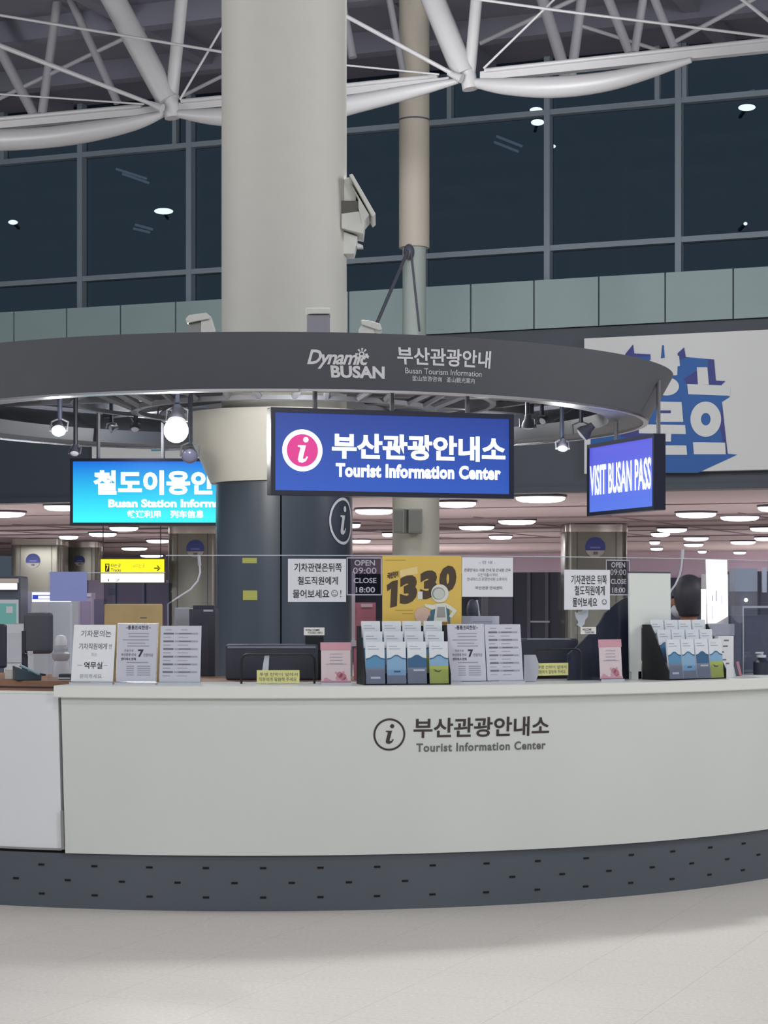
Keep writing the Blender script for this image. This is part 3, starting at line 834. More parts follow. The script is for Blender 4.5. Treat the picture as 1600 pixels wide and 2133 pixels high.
# fixtures standing on the canopy
flood('flood_light', 'white flood light on the canopy left of the column, head tilted left', 'flood light', 11.9, 0.2, [
    ('head', [(389, 668), (396, 660), (432, 655), (440, 662), (438, 668), (392, 677)], -0.08, 0.08, LP),
    ('bracket', [(420, 668), (440, 660), (449, 690), (449, 722), (420, 722)], -0.06, 0.06, LP),
    ('lens_shade', [(394, 676), (420, 672), (420, 700), (394, 700)], -0.05, 0.05, FG)], (425, 722), 'flood lights on the canopy')
flood('flood_light', 'white flood light on the canopy right of the column, head tilted right', 'flood light', 11.9, 0.2, [
    ('head', [(752, 670), (768, 671), (792, 678), (796, 690), (790, 692), (754, 680)], -0.08, 0.08, LP),
    ('bracket', [(747, 690), (754, 678), (780, 682), (780, 722), (747, 722)], -0.06, 0.06, LP)], (765, 722), 'flood lights on the canopy')
flood('flood_light', 'grey box flood light on the canopy in front of the column', 'flood light', 11.9, 0.2, [
    ('head', [(640, 658), (687, 658), (687, 722), (640, 722)], -0.05, 0.05, mat('lilac_grey', (150, 148, 158), 0.45)),
    ('lid', [(638, 645), (688, 645), (688, 657), (638, 657)], -0.07, 0.1, LP)], (663, 722), 'flood lights on the canopy')

# spot lamps under the canopy
def spot(px, py, Y, label, r=0.05, lens=None, tilt=(0.2, 0.0), strength=0, zt=2.9, yoke=True, aim=(0, -0.5, -1)):
    p = at(px, py, Y)
    t = thing('spot_lamp', label, 'spot lamp', p, 0, 'spot lamps under the canopy')
    hz = zt - p.z
    M().tube([(0, 0.05, r * 1.6), (0, 0.05, hz)], 0.014, NAVY_PL, 8).build('stem', t, smooth=40)
    d = Vector(aim).normalized(); q = d.to_track_quat('-Z', 'Y').to_matrix()
    mm = M().lathe([(0.0, r * 1.9), (r * 0.45, r * 1.9), (r * 0.55, r * 1.2), (r * 0.9, r * 0.6), (r, 0), (r * 0.92, 0), (r * 0.8, r * 0.5), (0, r * 0.7)], GREY_PL, 20)
    mm.map(lambda v: q @ v); mm.build('head', t, smooth=40)
    if lens is not None:
        mm = M().lathe([(r * 0.93, 0.004), (r * 0.7, -r * 0.18), (r * 0.35, -r * 0.28), (0.0, -r * 0.3)], lens, 20)
        mm.map(lambda v: q @ v); mm.build('lens', t, smooth=60)
    M().tube([(-r * 1.1, 0.0, 0), (-r * 1.1, 0.05, r * 1.3), (0, 0.05, r * 1.8), (r * 1.1, 0.05, r * 1.3), (r * 1.1, 0, 0)], 0.006, CANOPY_IN, 6).build('yoke', t)
    return t
SPOT_ON = glow('spot_on', (255, 255, 255), 4.0)
LENS_OFF = mat('lens_off', (206, 206, 224), 0.2)
spot(122, 898, 12.6, 'lit spot lamp at the left end of the canopy', 0.045, SPOT_ON, aim=(0.1, -0.8, -0.7))
tb = spot(368, 878, 12.4, 'brightest round lamp bulb above the left screen', 0.055, None)
M().ball((0, -0.03, -0.055), 0.072, glow('bulb_on', (255, 252, 240), 14.0), n=24).build('bulb', tb, smooth=60)
lg = bpy.data.lights.new('bulb_light', 'POINT'); lg.energy = 45; lg.shadow_soft_size = 0.07; lg.color = (1, .97, .9)
lo = bpy.data.objects.new('bulb_light', lg); lo.location = at(368, 897, 12.4) + Vector((0, -0.16, -0.05)); COL.objects.link(lo)
for sx_, sy_, sz_ in ((122, 905, 12.45), (640, 840, 12.6), (1000, 850, 13.0), (1172, 940, 13.1), (300, 905, 15.2), (980, 880, 15.4)):
    lg = bpy.data.lights.new('canopy_point_light', 'POINT'); lg.energy = 7; lg.shadow_soft_size = 0.05  # at the lit lamp, then added fill that brightens the canopy inside
    lo = bpy.data.objects.new('canopy_point_light', lg); lo.location = at(sx_, sy_, sz_); COL.objects.link(lo)
spot(395, 950, 12.9, 'dark spot lamp overlapping the top of the left screen', 0.05, mat('lens_dark', (96, 98, 122), 0.25), aim=(0, -1, -0.5))
spot(345, 868, 14.6, 'lilac lens spot lamp half behind the bright bulb', 0.05, LENS_OFF, aim=(-0.3, -1, -0.1))
spot(155, 945, 13.2, 'small dark spot lamp at the corner of the left screen', 0.032, LENS_OFF, aim=(0, -0.5, -1))
spot(281, 895, 14.0, 'dark spot lamp between the lit lamp and the bright bulb', 0.03, LENS_OFF, aim=(0, -0.6, -1))
spot(230, 893, 15.0, 'pale spot lamp deep under the canopy, left', 0.03, LENS_OFF, aim=(-1, -0.5, -0.3))
spot(1100, 890, 12.8, 'dark spot lamp just right of the main screen', 0.042, LENS_OFF, aim=(0, 0.2, -1))
spot(1172, 935, 13.2, 'dark spot lamp with white lens midway between two screens', 0.036, LENS_OFF, aim=(-0.1, -0.5, -1))
spot(1212, 905, 13.6, 'dark spot lamp beside the top of the right screen', 0.05, LENS_OFF, aim=(-0.7, 0.1, -0.6))
spot(1130, 878, 14.6, 'small spot lamp with pale lens under the canopy rear', 0.03, LENS_OFF, aim=(-0.6, -0.6, -0.6))

# ------------------------------------------------------------------ hanging LED screens
def led(name, label, fr, matl, deco, d=0.07, bez=0.03, hang=(), top=2.9, emis=None):
    t = thing(name, label, 'led screen', fr.loc, fr.rot, 'hanging LED screens')
    w, h = fr.w, fr.h
    m = M().box(-w / 2, w / 2, 0, d, 0, h, BEZEL)
    m.build('housing', t, bevel=0.006)
    m = M()
    m.box(-w / 2, w / 2, -0.012, 0, 0, bez, BEZEL).box(-w / 2, w / 2, -0.012, 0, h - bez, h, BEZEL)
    m.box(-w / 2, -w / 2 + bez, -0.012, 0, bez, h - bez, BEZEL).box(w / 2 - bez, w / 2, -0.012, 0, bez, h - bez, BEZEL)
    m.build('bezel', t)
    dsp = M().rect(-w / 2 + bez, w / 2 - bez, bez, h - bez, -0.003, matl).build('display', t)
    m = M(); deco(m, fr); m.build('lettering', dsp)
    for x in hang:
        M().tube([(x, d / 2, h), (x, d / 2, top - fr.z0)], 0.014, CANOPY_IN, 8).build('hanger', t)
    return t
fr = Frame(568, 856, 1074, 1035, Y=11.75, rot=RAD(19))
PINK = glow('led_pink', (198, 66, 132), 0.75)
def deco(m, f):
    emblem(m, f.x(632), f.z(943), 43 / f.sz, -0.008, LED_W, LED_W, 0.22, PINK)
    m.text('부산관광안내소', f.x(692), f.x(1056), f.z(958), f.z(905), -0.008, LED_W, bold=0.035)
    m.text('Tourist Information Center', f.x(700), f.x(1046), f.z(996), f.z(967), -0.008, LED_W, bold=0.045, spacing=1.06)
led('led_screen', 'main blue LED screen with pink i emblem hanging at the front', fr,
    screen_mat('led_blue', (44, 92, 196), (30, 58, 146), 0.0, 0.5, 0.95), deco, hang=(-0.0, -0.45, 0.45), bez=0.026)
fr = Frame(146, 955, 548, 1095, Y=15.35)
def deco(m, f):
    m.text('철도이용안내', f.x(195), f.x(494), f.z(1031), f.z(980), -0.008, LED_W, bold=0.04)
    m.text('Busan Station Information', f.x(226), f.x(500), f.z(1057), f.z(1040), -0.008, LED_W, bold=0.04)
    m.text('鉄道利用', f.x(265), f.x(335), f.z(1079), f.z(1063), -0.008, LED_W, bold=0.03)
    m.text('列车信息', f.x(355), f.x(425), f.z(1079), f.z(1063), -0.008, LED_W, bold=0.03)
led('led_screen', 'cyan LED screen hanging on the left behind the column', fr,
    screen_mat('led_cyan', (50, 236, 246), (12, 108, 214), 0.05, 0.46, 1.15), deco, hang=(-0.03, -0.5, 0.5), bez=0.022)
# right screen, seen at a slant
A = at(1226, 1002, 14.0); B = at(1366, 985, 13.02)
ang = atan2(B.y - A.y, B.x - A.x)
fr = Frame(1225, 915, 1367, 1069, Y=13.5, rot=ang)
fr.w = hypot(B.x - A.x, B.y - A.y); fr.sx = 142 / fr.w
fr.loc = ((A.x + B.x) / 2, (A.y + B.y) / 2, fr.z0)
def deco(m, f):
    m.text('VISIT BUSAN PASS', -0.46 * f.w, 0.45 * f.w, f.h * 0.28, f.h * 0.70, -0.008, LED_W, bold=0.02)
led('led_screen', 'violet-blue LED screen reading VISIT BUSAN PASS at the right, turned sideways', fr,
    screen_mat('led_violet', (92, 128, 240), (92, 96, 226), 0.0, 0.4, 0.95), deco, hang=(-0.15, 0.48), bez=0.024, top=2.86)

# ------------------------------------------------------------------ counter
t = thing('information_counter', 'white curved information counter with countertop slab and dark perforated plinth', 'counter', (0, 0, 0))
P0, P1 = RAD(-13.9), RAD(88)
M().arc([(3.715, 0.272), (3.768, 1.034), (3.72, 1.034), (3.665, 0.272)], P0, P1, WHITE_PANEL, 120).build('front_panel', t, smooth=30)
M().arc([(3.80, 1.031), (3.803, 1.036), (3.803, 1.083), (3.798, 1.088), (3.22, 1.088), (3.22, 1.031)], RAD(-14.25), P1, SLAB, 120).build('countertop', t, smooth=30)
M().arc([(3.68, 0.0), (3.69, 0.268), (3.5, 0.268), (3.5, 0.0)], RAD(-75), P1, KICK, 160).build('plinth', t, smooth=30)
step = RAD(4.29)
slot0 = M().box(-0.015, 0.015, -0.004, 0.02, -0.0045, 0.0045, HOLE).build('slot', t)
first = True
for row, (z, o) in enumerate(((0.209, 0.0), (0.137, 0.5), (0.067, 0.0))):
    for k in range(-6, 11):
        if row == 1 and k == 3: continue
        a = RAD(1.13) + (k + o) * step
        q = slot0 if first else slot0.copy()
        if not first: COL.objects.link(q); q.parent = t
        first = False
        q.location = polar(a, 3.68 + 0.01 * z / 0.268, z); q.rotation_euler = (0, 0, a)
m = M()
def cpos(px, py):
    R = 3.75
    for _ in range(8):
        X, Y, ph = ring(px, R); z = zat(py, Y); R = 3.715 + 0.053 * (z - 0.272) / 0.762
    return ph, z
def ctext(m, body, x0, x1, yt, yb, mt, **k):
    _, z1 = cpos((x0 + x1) / 2, yt); _, z0 = cpos((x0 + x1) / 2, yb)
    m.text(body, cpos(x0, yb)[0] * 3.75, cpos(x1, yb)[0] * 3.75, z0, z1, 0, mt, **k)
ctext(m, '부산관광안내소', 861, 1143, 1494, 1535, DARK_TXT, bold=0.02)
ctext(m, 'Tourist Information Center', 867, 1136, 1546, 1564, GREY_TXT, bold=0.03, spacing=1.12)
pe, ze = cpos(811, 1530)
emblem(m, pe * 3.75, ze, 34 * 10.1 / F, 0, DARK_TXT, DARK_TXT, 0.12)
m.map(lambda v: polar(v.x / 3.75, 3.715 + 0.053 * (v.z - 0.272) / 0.762 + 0.0025, v.z)).build('counter_lettering', t)
M().arc([(3.725, 0.29), (3.737, 0.48), (3.73, 0.48), (3.71, 0.29)], RAD(-14.15), RAD(-13.95), mat('worn_edge', (140, 138, 136), 0.6), 2).build('worn_edge', t)

t = thing('counter_gate', 'plain white gate panel left of the main counter, slightly lower', 'counter gate', (0, 0, 0))
M().arc([(3.695, 0.288), (3.742, 1.046), (3.69, 1.046), (3.64, 0.288)], RAD(-48), RAD(-14.3), GATE_WHITE, 50).build('leaf', t, smooth=30)
M().arc([(3.745, 1.046), (3.745, 1.056), (3.68, 1.056), (3.68, 1.046)], RAD(-48), RAD(-14.3), SLAB, 50).build('top_edge', t, smooth=30)
M().arc([(3.700, 0.282), (3.702, 0.292), (3.66, 0.292), (3.66, 0.282)], RAD(-48), RAD(-14.3), mat('gate_edge', (150, 150, 150), 0.5), 50).build('bottom_edge', t, smooth=30)

# inner wooden desk of the booth
t = thing('inner_desk', 'brown wooden work desk curving inside the booth behind the gate', 'desk', (0, 0, 0))
M().arc([(3.205, 1.03), (3.205, 1.085), (2.35, 1.085), (2.35, 1.03)], RAD(-60), RAD(33), WOOD, 90).build('desk_top', t, smooth=30)
M().arc([(3.12, 0.0), (3.12, 1.03), (3.08, 1.03), (3.08, 0.0)], RAD(-60), RAD(33), WOOD_D, 90).build('desk_panel', t, smooth=30)
M().arc([(3.2065, 1.047), (3.2065, 1.056), (3.195, 1.056), (3.195, 1.047)], RAD(-60), RAD(33), WOOD_D, 60).build('edge_groove', t)
DESK = 1.085; TOP = 1.088

# acrylic screens around the counter
def shield(px0, px1, R, z0, z1, label, trims=()):
    a0, a1 = ring(px0, R)[2], ring(px1, R)[2]
    am = (a0 + a1) / 2
    t = thing('acrylic_screen', label, 'acrylic screen', polar(am, R, z0), am, 'clear acrylic screens on the counter')
    L = lambda v: Vector((-(v.y - R) * 0 + v.x, v.y, v.z))
    def loc(m):                          # built about the booth axis, then moved into the pane's frame
        def fn(v):
            d = Vector((v.x - XC, v.y - DC, 0)); r = d.length; a = atan2(d.x, -d.y) - am
            return Vector((r * sin(a), R - r * cos(a), v.z - z0))
        return m.map(fn)
    loc(M().arc([(R, z0), (R, z1 - 0.004), (R - 0.005, z1 - 0.004), (R - 0.005, z0)], a0, a1, ACRYL, 20)).build('pane', t, smooth=30)
    loc(M().arc([(R, z1 - 0.004), (R, z1), (R - 0.005, z1), (R - 0.005, z1 - 0.004)], a0, a1, ACRYL_EDGE, 20)).build('top_edge', t)
    for (x0, y0, x1, y1, r) in trims:
        X, Y, ph = ring((x0 + x1) / 2, R); sx = F / Y * cos(ph)
        hw = (x1 - x0) / 2 / sx; zz0, zz1 = zat(y1, Y) - z0, zat(y0, Y) - z0
        rr = r * Y / F
        pts = [(-hw, zz0)]
        for a in range(0, 91, 15): pts.append((-hw + rr - rr * cos(RAD(a)), zz1 - rr + rr * sin(RAD(a))))
        for a in range(90, -1, -15): pts.append((hw - rr + rr * cos(RAD(a)), zz1 - rr + rr * sin(RAD(a))))
        pts.append((hw, zz0))
        da = ph - am
        P = [Vector((R * sin(da) + x * cos(da), R - R * cos(da) + x * sin(da) - 0.004, z)) for x, z in pts]
        M().tube(P, 0.0055, BLACK, 8).build('opening_trim', t, smooth=40)
    return t
ZS = zat(1156, ring(700, 3.46)[1])
shield(345, 792, 3.46, TOP, ZS, 'clear acrylic screen pane with the left service opening', [(503, 1363, 655, 1424, 14)])
shield(793, 1112, 3.46, TOP, ZS, 'clear acrylic screen pane behind the yellow poster')
shield(1113, 1330, 3.46, TOP, ZS, 'clear acrylic screen pane with the right service opening', [(1108, 1352, 1212, 1416, 14)])
shield(1331, 1640, 3.46, TOP, ZS - 0.0, 'clear acrylic screen pane at the right edge')
shield(100, 344, 3.40, TOP, zat(1193, 10.75), 'lower clear acrylic screen pane at the left end')

# ------------------------------------------------------------------ sheets stuck to the acrylic
RS = 3.485
def sheet(name, label, cat, x0, y0, x1, y1, deco=None, base=PAPER, R=RS, group=None, rot=None, Y=None, roll=0.0, th=0.002):
    f = Frame(x0, y0, x1, y1, R=R if Y is None else None, Y=Y, rot=rot)
    m = M().box(-f.w / 2, f.w / 2, 0, th, 0, f.h, base)
    if deco: deco(m, f, -0.0015)
    o = m.build(name); o.location = f.loc; o.rotation_euler = (0, roll, f.rot)
    return tag(o, label, cat, group)
def T(m, f, y, s, x0, yt, x1, yb, mt=INK, **k): m.text(s, f.x(x0), f.x(x1), f.z(yb), f.z(yt), y, mt, **k)
def bars(m, f, y, rows, mt=INK_L):
    for x0, x1, yy, h in rows: m.rect(f.x(x0), f.x(x1), f.z(yy + h / 2), f.z(yy - h / 2), y, mt)
def smiley(m, f, y, cx, cy, r):
    m.annulus(f.x(cx), f.z(cy), r * 0.8 / f.sz, r / f.sz, y, INK_M, 20)
    m.disc(f.x(cx - 2.5), f.z(cy - 2), 1 / f.sz, y, INK_M, 8); m.disc(f.x(cx + 2.5), f.z(cy - 2), 1 / f.sz, y, INK_M, 8)
    bars(m, f, y, [(cx - 3.5, cx + 3.5, cy + 3, 1.2)], INK_M)
def d1(m, f, y):
    T(m, f, y, '기차관련은뒤쪽', 613, 1173, 712, 1191, bold=0.015)
    T(m, f, y, '철도직원에게', 620, 1201, 704, 1218, bold=0.015)
    T(m, f, y, '물어보세요', 610, 1228, 686, 1246, bold=0.015)
    smiley(m, f, y, 697, 1236, 7); T(m, f, y, '!', 709, 1229, 711, 1244)
sheet('handwritten_notice', 'handwritten white notice on the screen in front of the dark column', 'paper notice', 600, 1164, 721, 1254, d1, group='handwritten notices')
def d2(m, f, y):
    T(m, f, y, '기차관련은 뒤쪽', 1190, 1198, 1264, 1217, bold=0.012)
    T(m, f, y, '철도직원에게', 1197, 1220, 1260, 1240, bold=0.012)
    T(m, f, y, '물어보세요', 1193, 1245, 1244, 1264, bold=0.012)
    smiley(m, f, y, 1259, 1254, 6)
sheet('handwritten_notice', 'handwritten white notice on the screen below the right blue pillar sign', 'paper notice', 1176, 1187, 1271, 1270, d2, group='handwritten notices')
def d3(m, f, y):
    T(m, f, y, '- 안 내 -', 998, 1168, 1032, 1175, INK_M)
    T(m, f, y, '관광안내소 이용 안내 및 안내원 근무', 967, 1184, 1064, 1191, INK_M, bold=0.01)
    T(m, f, y, '오전 아홉시 부터', 995, 1194, 1036, 1201, INK_M)
    T(m, f, y, '안내데스크 관광안내원 오후까지', 973, 1203, 1056, 1210, INK_M)
    T(m, f, y, '부산관광 안내센터', 990, 1221, 1046, 1228, INK_M, bold=0.01)
sheet('printed_notice', 'printed white notice on the screen right of the yellow poster', 'paper notice', 963, 1161, 1069, 1243, d3)

def d4(m, f, y):
    K = POSTER_INK
    # four slanted numerals that climb to the right
    m.flat([f.p(*q) for q in [(806, 1219), (817, 1211), (829, 1208), (827, 1262), (813, 1266), (815, 1226), (807, 1232)]], y, K)
    for s, x0, x1, yt, yb in (('3', 833, 869, 1198, 1257), ('3', 875, 911, 1188, 1247), ('0', 915, 951, 1178, 1233)):
        m.text(s, f.x(x0), f.x(x1), f.z(yb), f.z(yt), y, K, bold=0.075, shear=0.0, rot=0.22)
    m.flat([f.p(*q) for q in [(833, 1188), (869, 1180), (870, 1195), (834, 1203)]], y, mat('poster_cream', (226, 204, 140), 0.6))
    m.text('국번없이', f.x(807), f.x(830), f.z(1205), f.z(1191), y, K, bold=0.06, rot=0.2)
    bars(m, f, y, [(803, 845, 1167, 1.4), (823, 860, 1271, 1.2), (838, 860, 1278, 1.2)], mat('poster_print', (178, 146, 50), 0.6))
    # plain generic space-suit figure and pale globe
    Wt = mat('suit_white', (216, 218, 208), 0.6); Gy = mat('suit_grey', (150, 152, 152), 0.6); Tl = mat('suit_teal', (66, 108, 126), 0.6)
    Pk = mat('globe_pink', (206, 176, 160), 0.6)
    y2 = y - 0.0012; y3 = y - 0.0024; y4 = y - 0.0036
    m.disc(f.x(880), f.z(1281), 17 / f.sz, y2, Pk)
    m.flat([f.p(*q) for q in [(886, 1300), (897, 1272), (912, 1262), (936, 1266), (938, 1300)]], y2, Tl)
    m.flat([f.p(*q) for q in [(903, 1295), (908, 1258), (928, 1256), (932, 1295)]], y3, Wt)
    m.flat([f.p(*q) for q in [(909, 1286), (911, 1264), (926, 1264), (928, 1286)]], y4, Gy)
    m.flat([f.p(*q) for q in [(928, 1256), (936, 1260), (952, 1272), (941, 1288), (935, 1284), (942, 1273), (930, 1266)]], y3, Wt)
    m.flat([f.p(*q) for q in [(908, 1258), (902, 1260), (884, 1258), (886, 1264), (900, 1270), (908, 1268)]], y3, Wt)
    m.disc(f.x(916), f.z(1236), 19 / f.sz, y3, Wt)
    m.disc(f.x(913), f.z(1236), 13 / f.sz, y4, Gy, sx=1.1); m.disc(f.x(914), f.z(1237), 11 / f.sz, y4 - 0.001, mat('visor', (196, 200, 194), 0.3), sx=1.1)
    m.rect(f.x(870), f.x(880), f.z(1248), f.z(1232), y2, Wt)
    m.rect(f.x(901), f.x(935), f.z(1300), f.z(1295), y4, mat('suit_brown', (150, 110, 60), 0.6))
sheet('yellow_poster', 'yellow 1330 poster with a space-suit figure on the acrylic screen', 'poster', 797, 1158, 962, 1302, d4, YELLOW)

# clear opening-hours decals
DECAL = mat('decal_white', (176, 176, 190), 0.5)
def hours(x0, y0, x1, y1, label, hot):
    f = Frame(x0, y0, x1, y1, R=RS)
    t = thing('opening_hours_sign', label, 'hours sign', f.loc, f.rot, 'opening hours signs')
    w, h = f.w, f.h
    M().box(-w / 2, w / 2, 0, 0.003, 0, h, clear('smoke_acrylic', (216, 214, 222), 0.05)).build('plate', t)
    m = M()
    fx = lambda u: -w / 2 + u * w; fz = lambda v: h * (1 - v)
    e = 0.006
    for a in ((0, 1, 0, .03), (0, 1, .97, 1)): m.rect(fx(a[0]), fx(a[1]), fz(a[3]), fz(a[2]), -0.001, DECAL)
    m.rect(-w / 2, -w / 2 + e, 0, h, -0.001, DECAL); m.rect(w / 2 - e, w / 2, 0, h, -0.001, DECAL)
    m.build('border', t)
    m = M()
    for s, u0, u1, v0, v1, b in (('OPEN', .22, .8, .07, .22, .02), ('09:00', .18, .84, .27, .43, .0), ('CLOSE', .2, .84, .54, .68, .02), ('18:00', .26, .8, .78, .93, .02)):
        m.text(s, fx(u0), fx(u1), fz(v1), fz(v0), -0.002, DECAL, bold=b)
    m.build('lettering', t)
hours(722, 1161, 796, 1240, 'clear OPEN and CLOSE hours sign left of the yellow poster', True)
hours(1262, 1166, 1312, 1240, 'clear OPEN and CLOSE hours sign beside the right handwritten notice', False)

def dn(m, f, y):
    a, b, c_, d = f.box
    T(m, f, y, '투명 칸막이 앞에서', a + 6, b + 5, c_ - 4, b + (d - b) * .46, INK_M, bold=0.0)
    T(m, f, y, '직원에게 말씀해 주세요', a + 4, b + (d - b) * .55, c_ - 6, d - 4, INK_M, bold=0.0)
sheet('yellow_note', 'pale yellow lettered note at the left service opening', 'note', 535, 1396, 624, 1423, dn, NOTE_Y, group='pale yellow notes at the openings')
sheet('yellow_note', 'pale yellow lettered note at the right service opening', 'note', 1114, 1381, 1184, 1407, dn, NOTE_Y, group='pale yellow notes at the openings')
def dl(m, f, y):
    a, b, c_, d = f.box
    T(m, f, y, 'WELCOME', a + 3, b + 3, c_ - 10, b + 7.5, INK, bold=0.01)
    T(m, f, y, 'TOURIST INFO', a + 8, b + 9, c_ - 4, b + 13.5, INK_M, bold=0.02)
sheet('white_label', 'small white label on the screen above the left pink card', 'label', 633, 1307, 676, 1323, dl, mat('label_white', (232, 230, 226), .6), group='small white labels')
sheet('white_label', 'small white label on the screen above the right pink card', 'label', 1210, 1306, 1242, 1321, dl, mat('label_white', (232, 230, 226), .6), group='small white labels')
sheet('yellow_sticker', 'upper olive yellow sticker on the left acrylic screen', 'sticker', 505, 1162, 535, 1173, None, STICK_Y, group='olive stickers')
sheet('yellow_sticker', 'lower olive yellow sticker on the left acrylic screen', 'sticker', 506, 1230, 536, 1250, None, STICK_Y, group='olive stickers')
BLUEP = mat('paper_blue', (140, 150, 206), 0.7, noise=0.03)
sheet('blue_paper', 'plain pale blue paper sheet on the lower left acrylic pane', 'paper notice', 104, 1191, 181, 1252, None, BLUEP, R=3.42)

# ------------------------------------------------------------------ stands along the counter edge
RO = 3.60
def holder(name, label, x0, y0, x1, y1, deco, lean=0.12, base=PAPER, R=RO, group='acrylic sign holders on the counter', cat='sign holder', foot=0.07):
    f = Frame(x0, y0, x1, y1, R=R, base=TOP)
    t = thing(name, label, cat, f.loc, f.rot, group)
    w, h = f.w, f.h
    def ln(m): return m.map(lambda v: Vector((v.x, v.y + v.z * lean, v.z)))
    ln(M().box(-w / 2, w / 2, 0.004, 0.006, 0.004, h, ACRYL).box(-w / 2, w / 2, -0.006, -0.004, 0.004, 0.016, ACRYL)).build('acrylic_plate', t)
    m = M().box(-w / 2, w / 2, -0.012, foot, 0, 0.003, ACRYL).box(-w / 2, w / 2, -0.014, -0.010, 0, 0.010, ACRYL_EDGE)
    m.build('foot', t)
    m = M().box(-w / 2 + .003, w / 2 - .003, 0.0, 0.0015, 0.012, h - 0.004, base)
    deco(m, f, -0.0012)
    ln(m).build('sheet', t)
    return t
def table_rows(m, f, y, x0, x1, ys, hd=True):
    for i, yy in enumerate(ys):
        bars(m, f, y, [(x0, x0 + (x1 - x0) * .3, yy, 3.6)], INK_M)
        bars(m, f, y, [(x0 + (x1 - x0) * .33, x1, yy, 3.4)], INK_L)
        bars(m, f, y - .0004, [(x0 + (x1 - x0) * .45, x0 + (x1 - x0) * .8, yy, 2.0)], INK_M)
        bars(m, f, y, [(x0, x0 + (x1 - x0) * .22, yy + 8, 1.4), (x0 + (x1 - x0) * .42, x0 + (x1 - x0) * .72, yy + 8, 1.2)], INK_L)
def dA(m, f, y):
    T(m, f, y, '기차문의는', 163, 1313, 226, 1327, INK_M, bold=0.01)
    T(m, f, y, '기차직원에게 !!', 160, 1340, 228, 1353, INK_M, bold=0.01)
    T(m, f, y, '또는', 187, 1360, 199, 1367, INK_L)
    T(m, f, y, '역무실', 173, 1379, 211, 1393, INK, bold=0.015)
    bars(m, f, y, [(160, 169, 1386, 1.2), (214, 222, 1386, 1.2)], INK_L)
    T(m, f, y, '문의하세요', 165, 1404, 211, 1413, INK_L, bold=0.01)
holder('sign_holder', 'leaning white handwritten sign at the left end of the counter', 146, 1300, 236, 1422, dA, 0.16, mat('paper_bright', (232, 234, 238), .7))
def dB(m, f, y):
    a = f.box[0] - 240; k = (f.box[2] - f.box[0]) / 85
    q = lambda x: f.box[0] + (x - 240) * k
    T(m, f, y, '통통프리한장', q(262), 1303, q(305), 1312, INK, bold=0.02)
    bars(m, f, y, [(q(258), q(262), 1308, 1.2), (q(306), q(310), 1308, 1.2)], INK)
    rows = []
    for yy, u0, u1 in ((1320, 263, 307), (1326, 264, 306), (1333, 252, 307), (1340, 262, 300), (1346, 262, 308), (1380, 262, 307)):
        rows.append((q(u0), q(u1), yy, 2.2))
    bars(m, f, y, rows, INK_L)
    T(m, f, y, '7', q(285), 1353, q(297), 1369, INK, bold=0.04)
    T(m, f, y, '만원이상', q(297), 1361, q(317), 1368, INK_M, bold=0.01)
    T(m, f, y, '연중무휴', q(256), 1353, q(276), 1358, INK_M)
    T(m, f, y, '부산관광 안내', q(250), 1361, q(281), 1367, INK_M, bold=0.02)
    T(m, f, y, '센터에서 판매', q(250), 1370, q(281), 1376, INK, bold=0.02)
    for r in range(5):
        bars(m, f, y, [(q(262), q(278), 1388 + r * 4.5, 2.0), (q(285), q(312), 1388 + r * 4.5, 2.0)], INK_L)
holder('sign_holder', 'acrylic holder with a printed sheet headed 7, second from the left', 240, 1298, 325, 1424, dB, 0.14, PAPER_G)
def dC(m, f, y):
    x0, y0, x1, y1 = f.box
    bars(m, f, y, [(x0 + 12, x0 + 25, y0 + 10, 1.6), (x0 + 44, x0 + 58, y0 + 10, 1.6)], INK_L)
    table_rows(m, f, y, x0 + 8, x1 - 8, [y0 + 18 + 16 * k for k in range(6)])
holder('sign_holder', 'acrylic holder with a striped table sheet, third from the left', 330, 1302, 418, 1428, dC, 0.14, PAPER_G)
holder('sign_holder', 'acrylic holder with a printed sheet headed 7, right of the left brochure rack', 936, 1298, 1015, 1420, dB, 0.14, PAPER_G)
holder('sign_holder', 'acrylic holder with a striped table sheet, left of the right service opening', 1015, 1299, 1092, 1419, dC, 0.14, PAPER_G)

PINKC = mat('card_pink', (214, 198, 202), 0.6); PINK1 = mat('card_rose', (204, 152, 166), 0.6); PINK2 = mat('card_red', (188, 118, 134), 0.6)
def dP(m, f, y):
    x0, y0, x1, y1 = f.box; w = x1 - x0; h = y1 - y0
    m.rect(f.x(x0), f.x(x1), f.z(y0 + h * .2), f.z(y0 + 1), y, PINK1)
    bars(m, f, y, [(x0 + w * .3, x0 + w * .72, y0 + h * (.29 + .075 * k), 1.5) for k in range(4)], INK_L)
    bars(m, f, y, [(x0 + w * .18, x0 + w * .85, y0 + h * .53, 1.5)], INK_L)
    for u, v, r in ((.62, .78, .1), (.72, .83, .12), (.56, .86, .07), (.8, .90, .08), (.5, .73, .04), (.75, .72, .04), (.18, .9, .08), (.3, .93, .06)):
        m.disc(f.x(x0 + u * w), f.z(y0 + v * h), r * w / f.sx, y - .0005, PINK1 if r < .09 else PINK2, 14)
    m.rect(f.x(x0), f.x(x1), f.z(y1 - 2), f.z(y1 - h * .08), y, PINK1)
holder('card_holder', 'small acrylic holder with a pink flower card, left of the left brochure rack', 668, 1337, 732, 1425, dP, 0.08, PINKC, group='pink card holders', cat='card holder', foot=0.05)
holder('card_holder', 'small acrylic holder with a pink flower card, left of the right brochure rack', 1250, 1331, 1298, 1416, dP, 0.08, PINKC, group='pink card holders', cat='card holder', foot=0.05)

